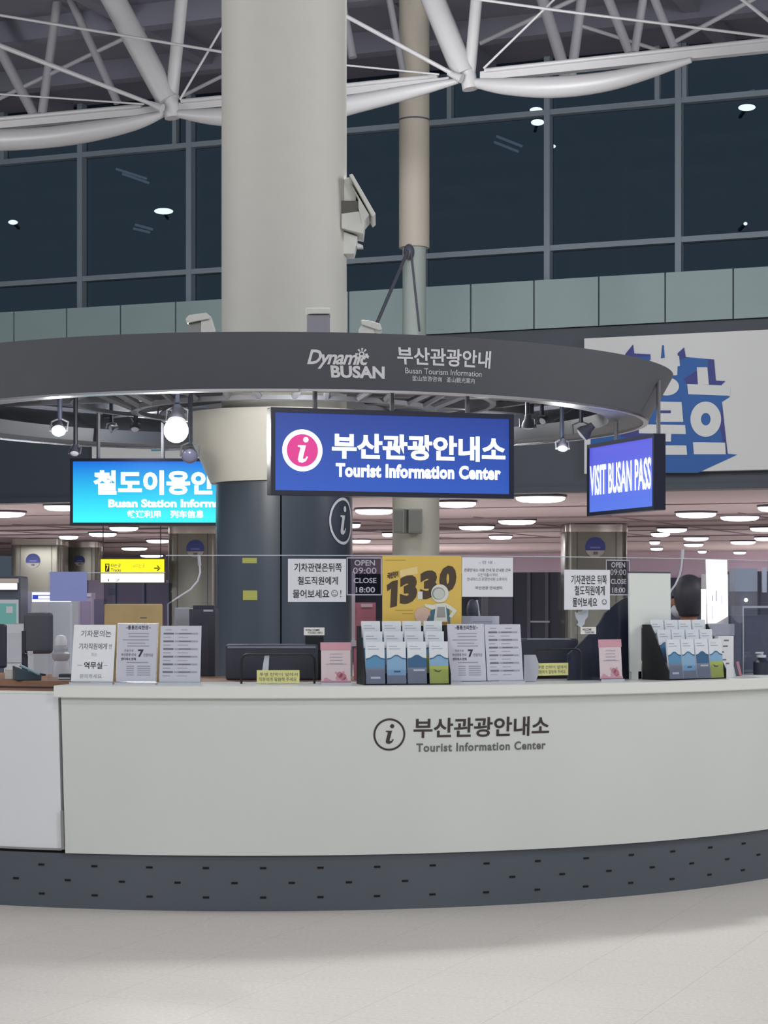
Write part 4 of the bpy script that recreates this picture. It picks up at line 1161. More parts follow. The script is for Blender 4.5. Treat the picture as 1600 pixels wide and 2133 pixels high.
# brochure racks: three stepped tiers
BR_W = mat('brochure_white', (216, 222, 228), .55); BR_B = mat('brochure_blue', (84, 138, 178), .55); BR_D = mat('brochure_deep', (48, 94, 134), .55)
BR_G = mat('brochure_grey', (116, 124, 142), .55); BR_L = mat('brochure_lime', (164, 176, 84), .55); BR_S = mat('brochure_sky', (128, 168, 200), .55); BR_K = mat('brochure_dark', (70, 76, 84), .6)
def brochure_mesh(style):
    w, h, d = 0.094, 0.205, 0.010
    m = M().box(-w / 2, w / 2, 0, d, 0, h, BR_W)
    X = lambda u: -w / 2 + u * w
    Z = lambda v: v * h
    y = -0.0006
    hill = [(0.0, .60), (.2, .62), (.42, .685), (.58, .685), (.8, .62), (1.0, .60)]
    if style == 3:
        m.flat([(X(u), Z(v)) for u, v in hill] + [(X(1), Z(.40)), (X(0), Z(.40))], y, BR_S)
        m.rect(X(0), X(1), Z(0), Z(.42), y - .0003, BR_L)
        m.flat([(X(a), Z(b)) for a, b in [(.08, .40), (.2, .34), (.45, .30), (.65, .32), (.5, .27), (.3, .28)]], y - .0006, BR_K)
    else:
        m.flat([(X(u), Z(v)) for u, v in hill] + [(X(1), Z(.36)), (X(0), Z(.36))], y, (BR_B, BR_S, BR_D)[style])
        m.rect(X(0), X(1), Z(0), Z(.38), y - .0003, (BR_G, BR_S, BR_G)[style])
        if style == 1:
            m.rect(X(0), X(1), Z(0), Z(.20), y - .0006, BR_G); m.rect(X(.35), X(.7), Z(.27), Z(.31), y - .0006, BR_D)
        if style == 0: m.rect(X(.25), X(.75), Z(.12), Z(.17), y - .0006, PAPER_G)
        if style == 2: m.rect(X(.3), X(.9), Z(.30), Z(.34), y - .0006, PAPER_G)
    edge = [(u, v + .0) for u, v in hill]
    for i in range(len(hill) - 1):
        (u0, v0), (u1, v1) = hill[i], hill[i + 1]
        m.flat([(X(u0), Z(v0)), (X(u1), Z(v1)), (X(u1), Z(v1 - .03)), (X(u0), Z(v0 - .03))], y - .0009, BR_D)
    m.rect(X(.12), X(.55), Z(.88), Z(.895), y, INK_L); m.rect(X(.12), X(.72), Z(.82), Z(.835), y, INK_L)
    return m
BM = []
for s in range(4):
    o = brochure_mesh(s).build('brochure'); BM.append(o.data); bpy.data.objects.remove(o)
ORD = ['first', 'second', 'third', 'fourth']; TIER = ['front', 'middle', 'rear']; KIND = ['blue and grey', 'pale blue', 'deep blue', 'blue and lime']
def rack(pxl, pxr, R, which):
    X, Y, ph = ring((pxl + pxr) / 2, R)
    t = thing('brochure_rack', 'black three-tier brochure rack on the counter, %s' % ('left of the middle sign holders' if which == 'left' else 'in front of the worker'), 'brochure rack', (X, Y, TOP), ph, 'black brochure racks')
    W2 = 0.213
    sidep = [(-0.03, 0.0), (-0.03, 0.05), (0.015, 0.12), (0.05, 0.20), (0.10, 0.285), (0.16, 0.285), (0.16, 0)]
    for sx in (-1, 1):
        x = sx * W2
        vs = [(x - 0.003, a, b) for a, b in sidep] + [(x + 0.003, a, b) for a, b in sidep]
        n = len(sidep)
        M().add(vs, [list(range(n)), list(range(2 * n - 1, n - 1, -1))] + [[(i + 1) % n, i, n + i, n + (i + 1) % n] for i in range(n)], BLACK).build('side_panel', t)
    M().box(-W2, W2, 0.155, 0.16, 0, 0.285, BLACK).build('back_panel', t)
    M().box(-W2, W2, -0.03, 0.16, 0, 0.006, BLACK).build('base_plate', t)
    for k, (y0, z0) in enumerate(((-0.03, 0.006), (0.035, 0.055), (0.085, 0.105))):
        m = M().box(-W2, W2, y0 + 0.0, y0 + 0.055, z0 - 0.004, z0, BLACK)
        m.build('tier_shelf', t)
        m = M().box(-W2, W2, y0 - 0.006, y0 - 0.003, z0, z0 + 0.07, ACRYL)
        m.build('pocket_front', t)
    c, s = cos(ph), sin(ph)
    for k, (y0, z0) in enumerate(((-0.03, 0.006), (0.035, 0.055), (0.085, 0.105))):
        for j in range(4):
            lx = -0.157 + j * 0.1045 + random.uniform(-.003, .003); ly = y0 + 0.006
            st = j
            b = bpy.data.objects.new('brochure', BM[st]); COL.objects.link(b)
            b.location = (X + lx * c - ly * s, Y + lx * s + ly * c, TOP + z0)
            b.rotation_euler = (RAD(-6), 0, ph + RAD(random.uniform(-1, 1)))
            tag(b, '%s brochure, %s from left in the %s tier of the %s rack' % (KIND[st], ORD[j], TIER[k], which), 'brochure', 'brochures in the %s rack' % which)
rack(752, 942, 3.66, 'left')
rack(1378, 1512, 3.66, 'right')

# ------------------------------------------------------------------ desk things at the left
def boxthing(name, label, cat, x0, y0, x1, y1, Y, mt, depth=0.1, base=DESK, rot=0.0, bevel=0.004, group=None, parts=()):
    f = Frame(x0, y0, x1, y1, Y=Y, rot=rot, base=base)
    t = thing(name, label, cat, f.loc, rot, group)
    M().box(-f.w / 2, f.w / 2, 0, depth, 0, f.h, mt).build('body', t, bevel=bevel)
    for nm, a, b, c_, d, yy, mm in parts:
        M().box(f.x(a), f.x(c_), yy, 0.0, f.z(d), f.z(b), mm).build(nm, t)
    return f, t
# monitor seen from behind
f = Frame(48, 1275, 112, 1398, Y=11.6, base=DESK)
t = thing('computer_monitor', 'dark grey monitor with its back turned, on the left desk', 'monitor', f.loc, RAD(18))
M().box(-f.w / 2 * .9, f.w / 2, 0.0, 0.05, f.z(1362), f.z(1275), GREY_PL).build('back_shell', t, bevel=0.02)
M().box(-f.w / 2, -f.w / 2 * .86, 0.0, 0.05, f.z(1362), f.z(1314), NAVY_PL).build('screen_edge', t)
M().box(-f.w / 2, -f.w / 2 + .03, 0.02, 0.05, 0.0, f.z(1362), NAVY_PL).build('stand', t)
M().box(-f.w / 2 - .03, -f.w / 2 + .12, -0.03, 0.12, 0.0, 0.01, NAVY_PL).build('foot', t)
M().box(0.0 - .06, -0.03, -0.002, 0, f.z(1366), f.z(1356), LIGHT_PL).build('sticker', t)
f = Frame(-60, 1300, 12, 1440, Y=11.0, base=DESK)
t = thing('computer_monitor', 'navy monitor cut off by the left edge of the picture', 'monitor', f.loc, 0)
M().box(-f.w / 2, f.w / 2, 0, 0.05, 0.06, f.h, NAVY_PL).build('back_shell', t, bevel=0.012)
M().box(-0.03, 0.03, 0.01, 0.05, 0, 0.07, NAVY_PL).build('stand', t)
boxthing('filing_cabinet', 'pale grey cabinet behind the left monitors', 'cabinet', 8, 1300, 50, 1400, 14.2, LIGHT_PL, 0.4, base=0.0, parts=[('drawer_front', 10, 1318, 48, 1380, -0.01, mat('drawer_grey', (184, 186, 196), .5))])
# ticket machines further off
f, t = boxthing('ticket_machine', 'dark ticket machine with teal screen and white light box at the far left', 'ticket machine', -40, 1200, 42, 1330, 22.0, mat('kiosk_dark', (74, 80, 94), .5), 0.5, base=0.0, bevel=0.02)
M().box(f.x(-38), f.x(39), -0.03, 0, f.z(1230), f.z(1203), mat('kiosk_head', (52, 54, 64), .5)).build('header_case', t)
M().rect(f.x(-36), f.x(37), f.z(1228), f.z(1215), -0.036, glow('kiosk_light', (255, 255, 255), 1.6)).build('light_box', t)
M().rect(f.x(-36), f.x(40), f.z(1214), f.z(1205), -0.036, mat('kiosk_band', (190, 180, 170), .4)).build('band', t)
M().box(f.x(-38), f.x(39), -0.03, 0, f.z(1300), f.z(1249), LIGHT_PL).build('screen_frame', t)
M().rect(f.x(-36), f.x(35), f.z(1300), f.z(1257), -0.036, glow('kiosk_teal', (84, 130, 126), 0.7)).build('screen', t)
M().rect(f.x(14), f.x(28), f.z(1277), f.z(1263), -0.04, LIGHT_PL).build('notice', t)
f, t = boxthing('ticket_machine', 'white ticket machine with blue header behind the left monitor', 'ticket machine', 63, 1232, 150, 1330, 23.0, LIGHT_PL, 0.5, base=0.0, bevel=0.02)
M().rect(f.x(67), f.x(148), f.z(1254), f.z(1234), -0.004, glow('header_white', (236, 238, 255), 1.0)).build('header', t)
M().rect(f.x(68), f.x(148), f.z(1248), f.z(1239), -0.008, glow('header_blue', (52, 70, 170), 0.8)).build('blue_band', t)
M().rect(f.x(80), f.x(104), f.z(1247), f.z(1241), -0.012, glow('header_white', (236, 238, 255), 1.0)).build('header_mark', t)
boxthing('information_kiosk', 'lilac information stand below the blue paper', 'kiosk', 137, 1235, 192, 1330, 26.0, mat('lilac', (176, 160, 184), .6), 0.3, base=0.0, parts=[('frame', 139, 1237, 190, 1243, -0.02, mat('lilac_l', (206, 196, 212), .5)), ('pane', 170, 1252, 188, 1300, -0.02, mat('lilac_d', (150, 136, 164), .5))])
boxthing('information_kiosk', 'narrow dark violet stand left of the tan envelope', 'kiosk', 196, 1248, 216, 1330, 25.0, mat('violet_d', (98, 88, 116), .6), 0.3, base=0.0)
# white domed dispenser
f = Frame(108, 1322, 146, 1402, Y=11.4, base=DESK)
t = thing('hand_sanitizer_dispenser', 'white domed dispenser standing left of the first sign holder', 'dispenser', f.loc)
w = f.w / 2
M().lathe([(0, f.h), (w * .5, f.h * .97), (w * .68, f.h * .86), (w * .66, f.h * .74)], mat('dome_white', (226, 227, 232), .4), 24).build('dome', t, smooth=50)
M().lathe([(w * .6, f.h * .75), (w * .78, f.h * .68), (w * .72, f.h * .6), (w * .98, f.h * .55), (w * .95, f.h * .45), (w * .7, f.h * .38)], mat('dome_grey', (176, 178, 186), .5), 24).build('collar', t, smooth=50)
M().lathe([(w * .7, f.h * .38), (w * .9, f.h * .3), (w, f.h * .05), (w, 0), (0, 0)], LIGHT_PL, 24).build('base', t, smooth=50)
# telephone
f = Frame(30, 1384, 84, 1424, Y=10.95, base=DESK)
t = thing('telephone', 'dark teal desk telephone with pale coiled handset on the left desk', 'telephone', f.loc, RAD(15))
m = M(); P = [(-f.w / 2, 0), (f.w / 2, 0), (f.w / 2, f.h * .35), (f.w * .1, f.h * .55), (-f.w / 2, f.h * .9)]
m.prism(P, -0.06, 0.1, mat('phone_teal', (58, 72, 82), .4)).build('base', t, bevel=0.005)
M().tube([(-f.w * .3, -0.03, f.h * .95), (0.0, -0.05, f.h * .72), (f.w * .25, -0.06, f.h * .5), (f.w * .42, -0.06, f.h * .42)], [.008, .006, .007, .011], mat('phone_light', (140, 172, 182), .3), 8).build('handset', t, smooth=50)
boxthing('cable_box', 'small white box beside the telephone', 'box', 10, 1394, 28, 1404, 11.05, mat('offwhite', (228, 226, 220), .5), 0.05)
boxthing('card_terminal', 'low dark card terminal with white tray behind the first sign holder', 'card terminal', 122, 1404, 147, 1420, 10.98, NAVY_PL, 0.08, parts=[('tray', 122, 1411, 146, 1415, -0.012, LIGHT_PL)])
boxthing('tan_envelope', 'tan kraft envelope standing behind the second sign holder', 'envelope', 217, 1258, 338, 1420, 10.72, mat('kraft', (214, 182, 124), .7, noise=.12, scale=20), 0.02, bevel=0.006, parts=[('label', 292, 1286, 306, 1288, -0.002, INK_M)])
f, t = boxthing('clear_box', 'clear plastic box rising behind the tan envelope', 'plastic box', 216, 1214, 356, 1420, 10.76, clear('clear_plastic', (214, 216, 222), .1), 0.06)
M().box(f.x(225), f.x(242), -0.004, 0, f.z(1240), f.z(1226), clear('clear_hi', (236, 236, 240), .5)).build('lid_corner', t)
f, t = boxthing('printer', 'tall dark grey printer beside the dark column', 'printer', 394, 1268, 448, 1420, 11.5, mat('printer_dark', (62, 64, 76), .5), 0.12, rot=RAD(-5))
M().box(f.x(402), f.x(446), 0.0, 0.1, f.h, f.h + 0.018, NAVY_PL).build('lid', t)
M().box(f.x(424), f.x(444), -0.004, 0, f.z(1274), f.z(1270), LIGHT_PL).build('panel', t)
boxthing('paper_box', 'pale grey carton between the striped sheet and the printer', 'box', 364, 1266, 393, 1420, 11.8, mat('carton', (168, 170, 178), .7), 0.1)
boxthing('white_adapter', 'small white adapter on the desk right of the printer', 'adapter', 424, 1372, 446, 1400, 11.75, LIGHT_PL, 0.03)
# gooseneck rods
def gooseneck(label, pts, Y, r, mt, foot_z):
    P = [at(x, y, Y) for x, y in pts]
    o = P[-1].copy(); o.z = foot_z
    t = thing('gooseneck_lamp', label, 'gooseneck', o, 0, 'white gooseneck stalks')
    P2 = [p - o for p in P]
    M().tube(P2 + [Vector((P2[-1].x, P2[-1].y, 0))], r, mt, 8).build('stalk', t, smooth=50)
    M().lathe([(0, 0.02), (0.035, 0.018), (0.04, 0.0), (0, 0)], LIGHT_PL, 20).build('base', t)
    d = (P2[0] - P2[1]).normalized()
    M().tube([P2[0], P2[0] + d * 0.05], r * 1.8, LIGHT_PL, 10).build('head', t, smooth=40)
GN = mat('gooseneck_white', (226, 224, 232), .4)
gooseneck('white gooseneck stalk curving in front of the left stainless pillar', [(416, 1178), (417, 1192), (412, 1210), (397, 1228), (372, 1244), (350, 1258)], 11.2, 0.005, GN, DESK)
gooseneck('white gooseneck stalk curving left of the worker', [(1421, 1164), (1420, 1178), (1416, 1198), (1407, 1218), (1398, 1230), (1393, 1240)], 11.3, 0.005, GN, TOP)

# pink clipboard on a white bar
f = Frame(733, 1254, 784, 1420, Y=11.0, base=DESK)
t = thing('pink_clipboard', 'pink clipboard with white clip leaning against a white bar by the column', 'clipboard', f.loc)
M().box(f.x(737), f.x(783), 0, 0.008, 0.0, f.z(1255), mat('clip_pink', (214, 134, 150), .6)).build('board', t)
M().box(f.x(752), f.x(776), -0.01, 0, f.z(1265), f.z(1258), mat('clip_white', (246, 224, 230), .4)).build('clip', t)
M().box(f.x(733), f.x(740), -0.014, -0.002, f.z(1346), f.z(1190), mat('bar_pale', (222, 208, 220), .4)).build('bar', t)
M().box(f.x(732), f.x(742), -0.02, 0, f.z(1346), f.z(1334), GN).build('bar_foot', t)
# small speaker and stand behind the notice
f = Frame(968, 1246, 1000, 1420, Y=11.05, base=DESK)
t = thing('desk_microphone', 'dark oval desk microphone on a pale stem right of the yellow poster', 'microphone', f.loc)
M().ball((0, 0.02, f.z(1270)), 1, GREY_PL, sx=f.w * .38, sy=0.03, sz=.055, n=18).build('head', t, smooth=60)
M().tube([(f.w * .3, 0.03, f.z(1250)), (f.w * .5, 0.03, f.z(1290)), (f.w * .2, 0.03, 0)], .006, LIGHT_PL, 8).build('stem', t)
M().lathe([(0, 0.015), (0.045, 0.012), (0.05, 0), (0, 0)], GREY_PL, 20).build('base', t)
sheet('printed_notice', 'half hidden white paper behind the middle sign holders', 'paper notice', 962, 1283, 1040, 1420, lambda m, f, y: bars(m, f, y, [(985, 1025, 1295, 1.4)], INK_L), PAPER_G, Y=10.62)
# white cut-out tissue
f = Frame(1197, 1268, 1226, 1306, Y=10.9)
m = M()
m.prism([f.p(*q) for q in [(1198, 1275), (1203, 1277), (1206, 1274), (1213, 1274), (1218, 1267), (1226, 1268), (1224, 1285), (1219, 1291), (1217, 1300), (1210, 1307), (1202, 1302), (1205, 1296), (1200, 1286)]], -0.01, 0.012, mat('tissue', (238, 244, 246), .6))
o = m.build('paper_ornament'); o.location = f.loc
tag(o, 'small white folded paper ornament above the right white label', 'ornament')

# dark slanted board, white board and right-hand clutter
f = Frame(1195, 1245, 1345, 1420, R=3.42, base=TOP)
t = thing('display_easel', 'black slanted easel panel left of the tall white board', 'easel', f.loc, f.rot)
M().prism([f.p(*q) for q in [(1185, 1362), (1215, 1335), (1250, 1298), (1262, 1276), (1282, 1258), (1300, 1246), (1332, 1244), (1338, 1420), (1185, 1420)]], 0, 0.012, NAVY_PL).build('panel', t)
M().tube([(0, 0.012, f.h * .6), (0, 0.12, 0)], .008, BLACK, 8).build('prop', t)
f = Frame(1310, 1193, 1398, 1420, R=3.50, base=TOP)
t = thing('white_board', 'tall white cut-out board standing behind the right brochure rack', 'board', f.loc, f.rot)
BW = mat('board_white', (220, 226, 222), .5, noise=.03, scale=8)
M().prism([f.p(*q) for q in [(1311, 1194), (1397, 1194), (1398, 1308), (1336, 1308), (1336, 1398), (1313, 1398)]], 0, 0.01, BW).build('panel', t)
M().box(f.x(1388), f.x(1398), 0.004, 0.015, f.z(1308), f.z(1195), mat('board_side', (196, 204, 200), .5)).build('side_flange', t)
M().box(f.x(1311), f.x(1397), -0.001, 0.012, f.z(1194), f.z(1191), GREY_PL).build('top_edge', t)
M().box(f.x(1316), f.x(1330), 0.0, 0.02, 0, f.z(1398), BW).build('foot', t)

BRIGHT = glow('lightbox_white', (252, 252, 252), 1.05)
f = Frame(1474, 1164, 1518, 1420, R=3.36, base=TOP)
t = thing('light_box', 'bright white lit panel on a pale stand at the right', 'light box', f.loc, f.rot)
M().prism([f.p(*q) for q in [(1474, 1165), (1515, 1165), (1517, 1284), (1492, 1298), (1478, 1298)]], 0, 0.012, BRIGHT).build('lit_panel', t)
M().box(f.x(1480), f.x(1521), 0.01, 0.06, 0, f.z(1196), mat('stand_beige', (206, 200, 198), .6)).build('stand', t)
M().box(f.x(1481), f.x(1524), -0.02, 0.01, f.z(1324), f.z(1300), mat('box_lilac', (178, 178, 190), .6)).build('grey_box', t)
m = M()
for x0, y0, x1, y1 in ((1482, 1240, 1484, 1252), (1490, 1230, 1492, 1252), (1502, 1240, 1503, 1258), (1482, 1262, 1483, 1290)): m.rect(f.x(x0), f.x(x1), f.z(y1), f.z(y0), -0.004, PAPER_G)
m.build('brush_mark', t)
o = M().box(-0.010, 0.010, 0, 0.02, 0, zat(1226, 10.9) - TOP, BRIGHT).build('white_tube'); X, Y, ph = ring(1469, 3.40); o.location = (X, Y, TOP); o.rotation_euler = (0, 0, ph)
tag(o, 'slim upright white tube lamp between the worker and the lit panel', 'tube lamp')
f = Frame(1496, 1325, 1532, 1405, R=3.55, base=TOP)
t = thing('leaflet_stand', 'narrow white leaflet stand right of the right brochure rack', 'leaflet stand', f.loc, f.rot)
M().box(-f.w / 2, f.w / 2 * .8, 0, 0.02, 0, f.h, mat('stand_white', (220, 222, 224), .6)).build('body', t)
m = M()
for yy, x0, x1 in ((1334, 1508, 1518), (1346, 1506, 1516), (1358, 1504, 1508), (1374, 1505, 1513), (1382, 1512, 1519)): m.rect(f.x(x0), f.x(x1), f.z(yy + 1.6), f.z(yy - 1.6), -0.001, INK_M)
m.build('printed_line', t)
for k, (c1, lb) in enumerate(((LIGHT_PL, 'white leaflet with dark edge leaning beside the leaflet stand'), (GREY_PL, 'dark leaflet leaning outermost beside the leaflet stand'), (mat('rose', (176, 120, 136), .6), 'rose-tinted leaflet leaning low beside the leaflet stand'))):
    X, Y, ph = ring(1531 + k * 6, 3.52)
    h = 0.14 - k * 0.03
    m = M().box(-0.014, 0.014, 0, 0.004, 0, h, c1).box(-0.016, -0.013, -0.001, 0.004, 0, h, INK)
    o = m.build('leaflet'); o.location = (X, Y, TOP); o.rotation_euler = (RAD(-8), RAD(-12), ph)
    tag(o, lb, 'leaflet', 'leaflets by the leaflet stand')
f = Frame(1548, 1262, 1640, 1408, R=3.42, base=TOP)
t = thing('acrylic_case', 'clear acrylic display case at the right edge of the counter', 'display case', f.loc, f.rot)
w, h = f.w / 2, f.h
m = M()
m.box(-w, w, 0, 0.004, 0, h, ACRYL).box(-w, w, 0.2, 0.204, 0, h, ACRYL).box(-w, -w + .004, 0, 0.2, 0, h, ACRYL).box(w - .004, w, 0, 0.2, 0, h, ACRYL)
m.build('wall_panel', t)
m = M().box(-w, w, -0.002, 0.0, h - 0.012, h, ACRYL_EDGE).box(-w, -w + 0.01, -0.003, 0.0, 0, h, ACRYL_EDGE); m.build('bright_edge', t)
M().box(-w + .02, w - .02, 0.08, 0.18, 0.004, h * .86, mat('case_grey', (104, 104, 120), .5, noise=.2, scale=14)).build('inner_stand', t)
f = Frame(1578, 1358, 1594, 1408, R=3.50, base=TOP)
t = thing('pump_bottle', 'small white pump bottle in front of the acrylic case', 'bottle', f.loc, f.rot)
w = f.w / 2
M().lathe([(0, 0), (w, 0), (w, f.h * .55), (w * .5, f.h * .7), (w * .35, f.h * .75)], NAVY_PL, 18).build('bottle_body', t, smooth=40)
M().lathe([(w * .35, f.h * .74), (w * .6, f.h * .76), (w * .6, f.h * .86), (w * .2, f.h * .88), (w * .2, f.h)], LIGHT_PL, 18).build('pump', t, smooth=40)
M().box(-w * 1.3, w * .4, -.006, .006, f.h * .94, f.h, LIGHT_PL).build('nozzle', t)
f = Frame(1524, 1186, 1600, 1420, Y=12.9, base=0.0)
t = thing('glass_cabinet', 'blue-grey glazed cabinet behind the acrylic case', 'cabinet', f.loc)
M().box(f.x(1530), f.x(1578), 0.0, 0.2, 0, f.z(1232), mat('cab_low', (112, 112, 126), .4)).build('lower_body', t)
M().box(f.x(1530), f.x(1578), 0.0, 0.2, f.z(1232), f.z(1184), mat('cab_blue', (162, 172, 192), .3)).build('upper_body', t)
M().ball((f.x(1553), -0.02, f.z(1250)), .012, glow('indicator', (255, 255, 255), 2.0), n=12).build('indicator', t)
M().box(f.x(1588), f.x(1597), -0.01, 0.02, f.z(1234), f.z(1182), mat('cab_strip', (190, 200, 220), .3)).build('side_strip', t)
f = Frame(1060, 1330, 1205, 1420, Y=11.15, base=DESK)
t = thing('low_cabinet', 'low dark grey case behind the right service opening', 'case', f.loc)
M().box(-f.w / 2, f.w / 2, 0, 0.15, 0, f.h, mat('case_dark', (66, 68, 80), .45)).build('body', t, bevel=.012)
M().box(f.x(1098), f.x(1190), -0.004, 0, f.h - .008, f.h, mat('case_edge', (150, 152, 164), .3)).build('lid_edge', t)
f = Frame(1092, 1364, 1122, 1418, R=3.52, base=TOP)
t = thing('label_holder', 'small clear label holder left of the right yellow note', 'label holder', f.loc, f.rot)
M().prism([(-f.w / 2, 0), (f.w * .3, 0), (f.w / 2, f.h * .3), (f.w / 2, f.h * .7), (f.w * .3, f.h), (-f.w / 2, f.h)], 0, .004, mat('holder_pale', (178, 180, 192), .4)).build('plate', t)
M().box(-f.w / 2, f.w * .3, 0, .03, 0, .004, ACRYL_EDGE).build('foot', t)
f = Frame(470, 1342, 662, 1424, Y=10.95, base=DESK)
t = thing('low_cabinet', 'low dark grey case behind the left service opening', 'case', f.loc)
M().box(-f.w / 2, f.w / 2, 0, 0.15, 0, f.h, mat('case_dark', (66, 68, 80), .45)).build('body', t, bevel=.012)
M().box(-f.w / 2 + .01, f.w / 2 - .01, -0.004, 0, f.h - .02, f.h - .01, mat('case_edge', (150, 152, 164), .3)).build('lid_edge', t)
f = Frame(545, 1365, 562, 1398, R=3.44)
o = M().prism([f.p(*q) for q in [(546, 1398), (551, 1366), (561, 1365), (559, 1398)]], 0, .004, PAPER).build('paper_slip'); o.location = f.loc; o.rotation_euler = (0, 0, f.rot)
tag(o, 'narrow white paper slip standing behind the left yellow note', 'paper slip')
f = Frame(640, 1318, 690, 1420, Y=11.0, base=DESK)
t = thing('card_reader', 'small black stand behind the left white label', 'stand', f.loc)
M().box(f.x(636), f.x(674), 0, .04, f.z(1355), f.z(1324), BLACK).build('body', t, bevel=.004)
M().box(-.012, .012, .01, .03, 0, f.z(1355), BLACK).build('post', t)

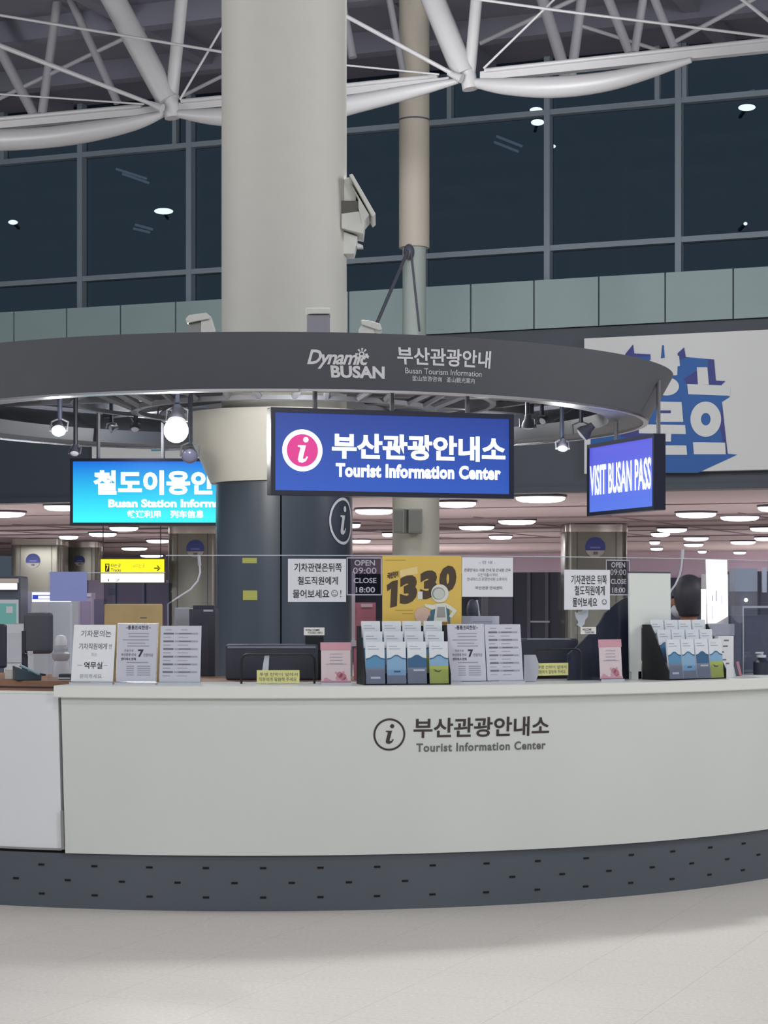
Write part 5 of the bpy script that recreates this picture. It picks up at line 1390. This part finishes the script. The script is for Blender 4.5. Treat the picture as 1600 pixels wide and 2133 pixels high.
# ------------------------------------------------------------------ the worker behind the counter
def person():
    hx, Y, ph = ring(1434, 2.86); hz = zat(1252, Y)          # middle of the head
    t = thing('person', 'masked dark-haired worker in dark clothes behind the right brochure rack', 'person', (hx, Y, 0), ph * 0.8)
    HR = Matrix.Rotation(RAD(-26) - ph * 0.8, 3, 'Z')
    turn = lambda m: m.map(lambda v: HR @ v)
    SKIN = mat('skin', (176, 118, 86), .55, noise=.05); HAIR = mat('hair', (58, 53, 60), .55, noise=.25, scale=60, bump=.2)
    CLOTH = mat('dark_cloth', (52, 52, 66), .8, noise=.08); MASK = mat('mask_white', (206, 208, 212), .7)
    def skin(name, nodes, edges, matl, parent):
        me = bpy.data.meshes.new(name); me.from_pydata([n[0] for n in nodes], edges, [])
        o = bpy.data.objects.new(name, me); COL.objects.link(o)
        md = o.modifiers.new('skin', 'SKIN'); 
        if not me.skin_vertices: 
            import bmesh
            bm = bmesh.new(); bm.from_mesh(me); bm.verts.layers.skin.verify(); bm.to_mesh(me); bm.free()
        for i, n in enumerate(nodes):
            sv = me.skin_vertices[0].data[i]; r = n[1]
            sv.radius = r if isinstance(r, tuple) else (r, r); sv.use_root = (i == 0)
        ss = o.modifiers.new('sub', 'SUBSURF'); ss.levels = 2; ss.render_levels = 2
        bpy.context.view_layer.update()
        m2 = bpy.data.meshes.new_from_object(o.evaluated_get(bpy.context.evaluated_depsgraph_get()))
        bpy.data.objects.remove(o)
        m2.materials.clear(); m2.materials.append(matl)
        m2.polygons.foreach_set('use_smooth', [True] * len(m2.polygons))
        o = bpy.data.objects.new(name, m2); COL.objects.link(o); o.parent = parent
        return o
    s = hz / 1.49
    # skeleton: pelvis root, spine, neck, legs, arms with five fingers each
    N, Ed = [], []
    def node(p, r, par=None):
        N.append((p, r)); 
        if par is not None: Ed.append((par, len(N) - 1))
        return len(N) - 1
    pel = node((0.04, 0.03, hz - .70), (.15, .11)); wa = node((0.04, 0.03, hz - .52), (.125, .095), pel); ch = node((0.03, 0.02, hz - .34), (.15, .11), wa)
    nk0 = node((0.02, 0.01, hz - .2), (.06, .06), ch); nk1 = node((0.005, 0.0, hz - .1), (.05, .052), nk0); hd0 = node((-0.005, 0.0, hz - .03), (.06, .075), nk1); hd = node((0, 0, hz + .05), (.07, .085), hd0)
    for sx in (-1, 1):
        hp = node((0.04 + sx * .09, 0.03, hz - .78), .085, pel); kn = node((0.04 + sx * .1, -.0, (hz - .78) * .52), .058, hp); an = node((0.04 + sx * .1, 0.05, .08), .04, kn); to = node((0.04 + sx * .1, -.1, .04), .035, an)
        sh = node((0.03 + sx * .17, 0.02, hz - .27), .055, ch); el = node((0.03 + sx * .23, -.05, hz - .50), .042, sh); wr = node((0.03 + sx * .16, -.27, TOP + .05), .028, el)
        pm = node((0.03 + sx * .15, -.33, TOP + .035), (.03, .016), wr)
        for k in range(4):
            fx = 0.03 + sx * (.15 + (k - 1.5) * .018 * -1)
            L = (.062, .075, .07, .055)[k]
            f1 = node((fx, -.37, TOP + .032), .009, pm); f2 = node((fx, -.37 - L * .55, TOP + .028), .0085, f1); node((fx, -.37 - L, TOP + .012), .0075, f2)
        t1 = node((0.03 + sx * .115, -.33, TOP + .03), .010, wr); node((0.03 + sx * .105, -.37, TOP + .016), .009, t1)
    skin('body', N, Ed, SKIN, t)
    # face details turned to the left of the picture: nose, ear
    # clothing: a dark top over torso and arms
    C = [((0.04, 0.03, hz - .86), (.17, .13)), ((0.04, 0.03, hz - .52), (.15, .115)), ((0.03, 0.02, hz - .33), (.17, .125)), ((0.02, 0.01, hz - .20), (.085, .08))]
    E2 = [(0, 1), (1, 2), (2, 3)]
    for sx in (-1, 1):
        b = len(C)
        C += [((0.03 + sx * .17, 0.02, hz - .27), .068), ((0.03 + sx * .23, -.05, hz - .50), .055), ((0.03 + sx * .17, -.24, TOP + .06), .042)]
        E2 += [(2, b), (b, b + 1), (b + 1, b + 2)]
    skin('dark_top', C, E2, CLOTH, t)
    for sx in (-1, 1):
        skin('trouser_leg', [((0.04 + sx * .09, 0.03, hz - .76), .11), ((0.04 + sx * .1, 0.0, (hz - .78) * .52), .075), ((0.04 + sx * .1, 0.05, .10), .06)], [(0, 1), (1, 2)], CLOTH, t)
    # hair: full head of dark hair seen from behind, open at the face (left side of the picture)
    vs, fs = [], []
    n, h = 28, 16
    for i in range(h + 1):
        th = pi * .80 * i / h
        for k in range(n + 1):
            a = RAD(-128) + RAD(256) * k / n           # open towards -x (the face)
            r = .1 * (1 + .05 * sin(7 * a + i))
            hang = max(0, (i - h * .55) / h) * .10
            vs.append((.002 + .092 * sin(th) * cos(a), .108 * sin(th) * sin(a), hz + .045 + .105 * cos(th) - hang))
    for i in range(h):
        for k in range(n): fs.append((i * (n + 1) + k, (i + 1) * (n + 1) + k, (i + 1) * (n + 1) + k + 1, i * (n + 1) + k + 1))
    o = turn(M().add(vs, fs, HAIR)).build('hair', t, smooth=70)
    sd = o.modifiers.new('thick', 'SOLIDIFY'); sd.thickness = .022; sd.offset = -0.4
    turn(M().ball((-.01, 0, hz - .01), 1, SKIN, sx=.082, sy=.07, sz=.10, n=24).ball((-.088, 0, hz - .005), 1, SKIN, sx=.02, sy=.013, sz=.022, n=12)).build('face', t, smooth=70)
    m = M()
    for sy in (-1, 1):
        m.ball((-.086, sy * .03, hz + .022), .009, mat('eye_dark', (30, 26, 26), .3), n=10)
    turn(m).build('eye', t)
    turn(M().ball((-.0, -.074, hz - .005), 1, SKIN, sx=.016, sy=.008, sz=.028, n=12)).build('ear', t, smooth=60)
    turn(M().ball((-.045, 0, hz - .055), 1, MASK, sx=.058, sy=.074, sz=.045, n=20)).build('face_mask', t, smooth=70)
person()
